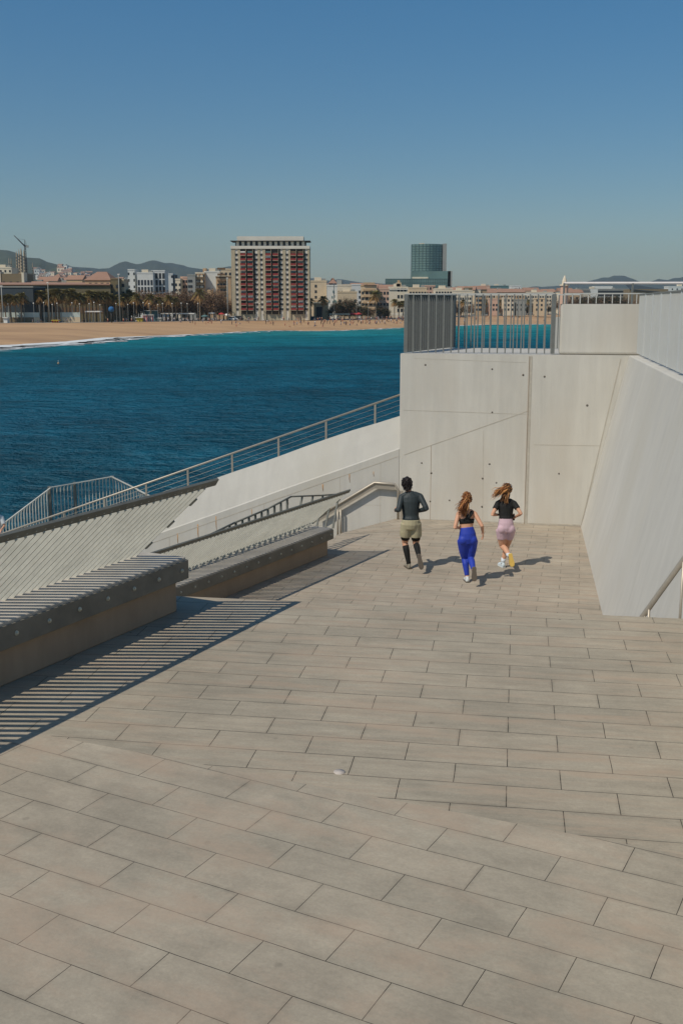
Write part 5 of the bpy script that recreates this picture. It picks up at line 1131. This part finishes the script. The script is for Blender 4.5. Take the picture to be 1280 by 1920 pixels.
# ---- man in a dark long-sleeved top
loc = G(769, 1066, 0); t = person_root('running man in a dark long-sleeved top, khaki shorts and knee-high black socks', loc)
S = [(0, 0, .80, .12, .10), (0, 0, .90, .15, .112), (-.005, .02, 1.0, .138, .098), (-.01, .04, 1.13, .152, .104), (-.01, .06, 1.25, .172, .108), (-.01, .07, 1.34, .165, .092), (-.02, .08, 1.40, .10, .07), (-.03, .09, 1.43, .06, .055)]
J = dict(hpL=(-.085, 0, .85), knL=(-.10, .10, .47), anL=(-.03, .0, .085), hpR=(.085, 0, .85), knR=(.10, .06, .46), anR=(.135, -.33, .29), shL=(-.175, .06, 1.345), elL=(-.235, -.10, 1.13), wrL=(-.275, .12, 1.085), shR=(.165, .06, 1.36), elR=(.275, -.08, 1.15), wrR=(.135, .15, 1.06),
         ftL=(-.22, 1, 0), upL=(0, 0, 1), ftR=(.2, -.18, -1), upR=(0, 1, -.15), hdR=(-.5, .8, -.1))
body(t, S, J, (-.075, .13, 1.575), ((-.03, .085, 1.39), (-.06, .115, 1.5), .055), (.092, .08, .056, .054, .036), (.05, .045, .038, .036, .026), 1.0, .25)
mb = MB(); torso(mb, S, .010, 1); yoke(mb, S, J, .05, .008); [limb(mb, J['sh' + s], J['el' + s], J['wr' + s], (.050, .047, .042, .04, .031), .007, None, 0, .97) for s in 'LR']; mb.tube([(0, 0, .88), (0, .01, .96)], [(.162, .128), (.158, .122)], 16, side=(1, 0, 0)); blob(mb.build('shirt', 'shirt_grey', t), .008, 2)
mb = MB(); mb.tube([(0, 0, .76), (0, 0, .84), (0, .005, .93)], [(.14, .13), (.175, .145), (.168, .136)], 16, side=(1, 0, 0))
for s in 'LR':
    h_, k_ = Vector(J['hp' + s]), Vector(J['kn' + s]); mb.tube([h_ + V2(0, 0, .02), h_.lerp(k_, .35), h_.lerp(k_, .62)], [(.105, .115), (.112, .12), (.112, .122)], 14, side=(1, 0, 0))
blob(mb.build('shorts', 'khaki', t), .009, 3)
for s in 'LR':
    mb = MB(); limb(mb, J['hp' + s], J['kn' + s], J['an' + s], (.092, .08, .056, .054, .036), .012, None, .22, .40); mb.build('under_shorts', 'black_cloth', t)
    k_, a_ = J['kn' + s], J['an' + s]; d = (Vector(a_) - Vector(k_)).normalized(); bk = d.cross(Vector((1, 0, 0))).normalized() * .022
    mb = MB(); limb(mb, J['hp' + s], k_, a_, (.092, .08, .056, .054, .036), .006, bk, .565, .99); mb.build('sock', 'sock_black', t)
    shoe(t, a_, J['ft' + s], J['up' + s], .285, 'shoe_grey', 'sole_grey')
hr = hair_cap(t, (-.075, .13, 1.575), 'hair_black', .25, (.088, .106, .122), -.085)
strands(hr, 'nape_hair', ['hair_black'], [(-.10, .045, 1.55), (-.05, .04, 1.55), (-.02, .06, 1.56), (-.075, .04, 1.53)], (.12, -.35, -1), 60, .085, .35, .1, 3, .008)
def scalp(par_, name, mts, hc, r, n_, ln, seed, low=-.5, flow=(0, -.35, -.8)):
    rnd = random.Random(seed); mb = MB(); c = Vector(hc) + V2(0, -.012, .016)
    for i in range(n_):
        d = Vector((rnd.gauss(0, 1), rnd.gauss(0, 1), rnd.gauss(0, 1))).normalized()
        if d.z < low or (d.y > .45 and d.z < .45): continue
        a = c + Vector((d.x * r[0], d.y * r[1], d.z * r[2])); f_ = (Vector(flow) + Vector((rnd.gauss(0, .3), rnd.gauss(0, .3), rnd.gauss(0, .2)))); f_ = (f_ - d * f_.dot(d) * .8).normalized() + d * rnd.uniform(.15, .5)
        pts = [a - d * .004, a + f_ * ln * .5, a + f_ * ln - d * .012]; mb.tube(pts, [.006, .005, .0012], 4, rnd.randrange(len(mts)))
    return mb.build(name, mts, par_)
scalp(hr, 'short_hair', ['hair_black', 'hair_black'], (-.075, .13, 1.575), (.086, .104, .119), 420, .055, 21, -.75)
# ---- woman in blue leggings
loc = G(880, 1091, 0); t = person_root('running woman in bright blue leggings and a black strappy sports bra', loc)
S = [(-.055, 0, .70, .11, .095), (-.055, 0, .79, .15, .115), (-.06, .0, .88, .138, .10), (-.07, .02, .985, .108, .080), (-.075, .04, 1.08, .124, .086), (-.075, .06, 1.17, .142, .092), (-.075, .07, 1.235, .128, .075), (-.075, .08, 1.28, .075, .055), (-.073, .085, 1.30, .05, .045)]
J = dict(hpL=(-.135, 0, .755), knL=(-.085, .12, .41), anL=(-.045, .0, .085), hpR=(.025, 0, .755), knR=(.015, .08, .41), anR=(.03, -.27, .275), shL=(-.215, .06, 1.225), elL=(-.29, -.08, 1.0), wrL=(-.20, .13, .955), shR=(.065, .06, 1.225), elR=(.18, -.10, 1.03), wrR=(.21, .0, .895),
         ftL=(-.05, 1, 0), upL=(0, 0, 1), ftR=(.02, -.20, -1), upR=(0, 1, -.18), hdR=(.1, .35, -.9))
rl_, ra_ = (.10, .088, .056, .055, .036), (.042, .038, .032, .031, .022)
body(t, S, J, (-.065, .12, 1.465), ((-.075, .08, 1.26), (-.067, .105, 1.40), .043), rl_, ra_, .95, -.1, .9, .35)
mb = MB(); torso(mb, S, .008, 0, 4)
for s in 'LR':
    k_, a_ = J['kn' + s], J['an' + s]; d = (Vector(a_) - Vector(k_)).normalized(); bk = d.cross(Vector((1, 0, 0))).normalized() * .022
    limb(mb, J['hp' + s], k_, a_, rl_, .006, bk, 0, .955); mb.ball(Vector(J['hp' + s]) + V2(0, -.036, .01), (.09, .086, .095), 9)
blob(mb.build('leggings', 'blue_leggings', t), .008, 10)
mb = MB(); mb.tube([(-.073, .032, 1.045), (-.075, .04, 1.08), (-.075, .05, 1.13)], [(.125, .089), (.131, .093), (.141, .098)], 18, side=(1, 0, 0)); o = mb.build('sports_bra', 'black_cloth', t)
mb = MB()
for s in (-1, 1):
    for k_ in (0, .022): mb.tube([(-.075 + s * (.055 + k_), -.05, 1.125), (-.075 + s * (.0 + k_), -.045, 1.17), (-.075 - s * (.055 - k_), -.02, 1.235), (-.075 - s * .09, .05, 1.272), (-.075 - s * .085, .13, 1.22)], [(.010, .004)] * 5, 6, side=(1, 0, 0))
mb.tube([(-.075, -.049, 1.15), (-.03, -.04, 1.20), (.0, -.015, 1.24), (.02, .04, 1.275)], [(.02, .006), (.028, .006), (.03, .006), (.03, .006)], 8, side=(1, 0, 0)); mb.build('straps', 'black_cloth', o)
shoe(t, J['anL'], J['ftL'], J['upL'], .25, 'shoe_white', 'sole_grey'); shoe(t, J['anR'], J['ftR'], J['upR'], .25, 'shoe_grey', 'sole_grey')
hr = hair_cap(t, (-.065, .12, 1.465), 'hair_ginger', -.1, (.080, .100, .112), -.07)
scalp(hr, 'crown_hair', ['hair_ginger', 'hair_gold', 'hair_brown'], (-.065, .12, 1.465), (.080, .099, .111), 260, .06, 22, -.3, (-.4, -.8, -.2))
strands(hr, 'ponytail', ['hair_ginger', 'hair_gold', 'hair_ginger', 'hair_brown'], [(-.075, .02, 1.49), (-.065, .02, 1.47), (-.09, .025, 1.46)], (-.62, -.45, -.40), 130, .22, .16, .3, 5)
strands(hr, 'loose_hair', ['hair_ginger', 'hair_gold', 'hair_brown'], [(-.09, .03, 1.42), (-.06, .02, 1.42), (-.11, .05, 1.43)], (-.30, -.3, -1), 110, .24, .16, .0, 8)
# ---- woman in pink shorts
loc = G(943, 1065, 0); t = person_root('running woman in pale pink shorts and a black t-shirt with wind-blown hair', loc)
S = [(.025, 0, .69, .11, .095), (.025, 0, .775, .146, .112), (.022, 0, .86, .134, .098), (.02, .02, .96, .112, .082), (.02, .04, 1.06, .126, .088), (.02, .06, 1.165, .144, .093), (.02, .07, 1.235, .130, .076), (.022, .08, 1.275, .075, .056), (.025, .085, 1.295, .05, .045)]
J = dict(hpL=(-.055, 0, .735), knL=(-.02, .06, .405), anL=(.075, -.27, .275), hpR=(.105, 0, .735), knR=(.075, .13, .41), anR=(-.005, .06, .09), shL=(-.12, .06, 1.225), elL=(-.245, -.08, 1.03), wrL=(-.08, .14, .985), shR=(.165, .06, 1.225), elR=(.28, -.09, 1.05), wrR=(.205, .08, .955),
         ftL=(.18, -.22, -1), upL=(0, 1, -.2), ftR=(-.25, 1, 0), upR=(0, 0, 1), hdR=(-.25, .75, -.3))
body(t, S, J, (.05, .12, 1.46), ((.025, .08, 1.26), (.045, .105, 1.40), .043), rl_, ra_, .95, -.5)
mb = MB(); torso(mb, S, .010, 3); yoke(mb, S, J, .042, .010)
for s in 'LR': limb(mb, J['sh' + s], J['el' + s], J['wr' + s], (.044, .044, .042, .03, .02), .010, None, 0, .27)
mb.tube([(.02, .015, .935), (.02, .02, .97)], [(.128, .098), (.126, .096)], 16, side=(1, 0, 0)); blob(mb.build('t_shirt', 'tee_black', t), .008, 2)
mb = MB(); torso(mb, S, .007, 0, 4)
for s in 'LR': limb(mb, J['hp' + s], J['kn' + s], J['an' + s], rl_, .007, None, 0, .27); mb.ball(Vector(J['hp' + s]) + V2(0, -.036, .01), (.088, .086, .095), 9)
blob(mb.build('shorts', 'pink_shorts', t), .008, 9)
for s in 'LR':
    mb = MB(); limb(mb, J['hp' + s], J['kn' + s], J['an' + s], rl_, .005, None, .86, .99); mb.build('sock', 'sock_white', t)
shoe(t, J['anL'], J['ftL'], J['upL'], .25, 'shoe_pale', 'sole_yellow'); shoe(t, J['anR'], J['ftR'], J['upR'], .25, 'shoe_pale', 'shoe_white')
hr = hair_cap(t, (.05, .12, 1.46), 'hair_brown', -.5, (.081, .100, .113), -.07)
scalp(hr, 'crown_hair', ['hair_brown', 'hair_gold', 'hair_brown'], (.05, .12, 1.46), (.081, .099, .112), 260, .06, 23, -.3, (-.6, -.7, -.1))
strands(hr, 'blown_hair', ['hair_brown', 'hair_gold', 'hair_ginger', 'hair_gold'], [(.02, .03, 1.51), (.0, .05, 1.49), (.04, .02, 1.48), (.03, .03, 1.53)], (-.88, -.22, -.22), 130, .27, .13, .25, 11)
strands(hr, 'loose_hair', ['hair_brown', 'hair_gold', 'hair_brown'], [(.01, .03, 1.42), (.04, .02, 1.42), (-.01, .05, 1.43), (.06, .03, 1.43)], (-.25, -.25, -1), 110, .21, .16, .0, 12)
mb = MB(); mb.tube([Vector((.05, .12, 1.462)) + Vector((math.cos(a) * .088 * math.cos(-.5), math.cos(a) * .088 * math.sin(-.5), math.sin(a) * .13)) for a in [math.pi * k_ / 12 for k_ in range(13)]], .009, 7); mb.build('head_band', 'shoe_white', t)
wr = loc + Vector(J['wrR']); ph = MB(); ph.obox(wr + V2(-.035, .075, -.02), V2(.008, .01, 0), V2(.0, .015, .06), V2(-.028, .03, -.01)); 
bevel(tag(ph.build('phone', 'black_cloth', org=tuple(wr)), 'small dark phone held in the hand of the pink-shorts runner', 'phone'), .004)
# ---- person leaning on the handrail at the left edge
tl = t_at(4); base = par(tl - .45, 1.45, railz(tl) - .95); hz = railz(tl)
loc = Vector((base.x, base.y, hz - .95)); t = person_root('person in a white top resting an arm on the handrail at the left edge', loc, R(-165))
S = [(0, 0, .74, .12, .10), (0, 0, .84, .15, .112), (0, .0, .95, .13, .095), (0, .01, 1.08, .145, .10), (0, .02, 1.20, .165, .105), (0, .02, 1.29, .155, .09), (0, .03, 1.34, .09, .065), (0, .03, 1.37, .06, .05)]
J = dict(hpL=(-.085, 0, .80), knL=(-.09, .03, .44), anL=(-.09, -.02, .085), hpR=(.085, 0, .80), knR=(.09, .03, .44), anR=(.09, -.02, .085), shL=(-.175, .02, 1.29), elL=(-.24, .10, 1.06), wrL=(-.16, .30, .99), shR=(.175, .02, 1.29), elR=(.26, .10, 1.10), wrR=(.28, .34, .99), ftL=(0, 1, 0), upL=(0, 0, 1), ftR=(0, 1, 0), upR=(0, 0, 1), pnL=(0, 0, -1), pnR=(0, 0, -1))
body(t, S, J, (0, .06, 1.52), ((0, .03, 1.33), (0, .05, 1.45), .05), rl_, ra_, 1.0)
mb = MB(); torso(mb, S, .012, 1); yoke(mb, S, J, .045, .010); [limb(mb, J['sh' + s], J['el' + s], J['wr' + s], (.055, .052, .05, .03, .02), .008, None, 0, .4) for s in 'LR']; blob(mb.build('t_shirt', 'shoe_white', t), .009, 3)
mb = MB(); torso(mb, S, .012, 0, 3); [limb(mb, J['hp' + s], J['kn' + s], J['an' + s], rl_, .014, None, 0, .95) for s in 'LR']; blob(mb.build('trousers', 'black_cloth', t), .01, 3)
for s in 'LR': shoe(t, J['an' + s], J['ft' + s], J['up' + s], .26, 'shoe_grey', 'sole_grey')
hair_cap(t, (0, .06, 1.52), 'hair_brown')
# ================================================================== AIR
hz_ = MB(); hz_.box(-9500, 9500, -40, 10500, -9.5, 420)
hm = bpy.data.materials.new('haze'); hm.use_nodes = True; n = hm.node_tree.nodes; n.remove(n['Principled BSDF'])
pv = n.new('ShaderNodeVolumePrincipled'); pv.inputs['Color'].default_value = (.72, .88, .97, 1); pv.inputs['Density'].default_value = HAZE = 5.4e-5
pv.inputs['Anisotropy'].default_value = .1
hm.node_tree.links.new(pv.outputs[0], n['Material Output'].inputs['Volume']); MAT['haze'] = hm
tag(hz_.build('haze', 'haze'), kind='stuff')
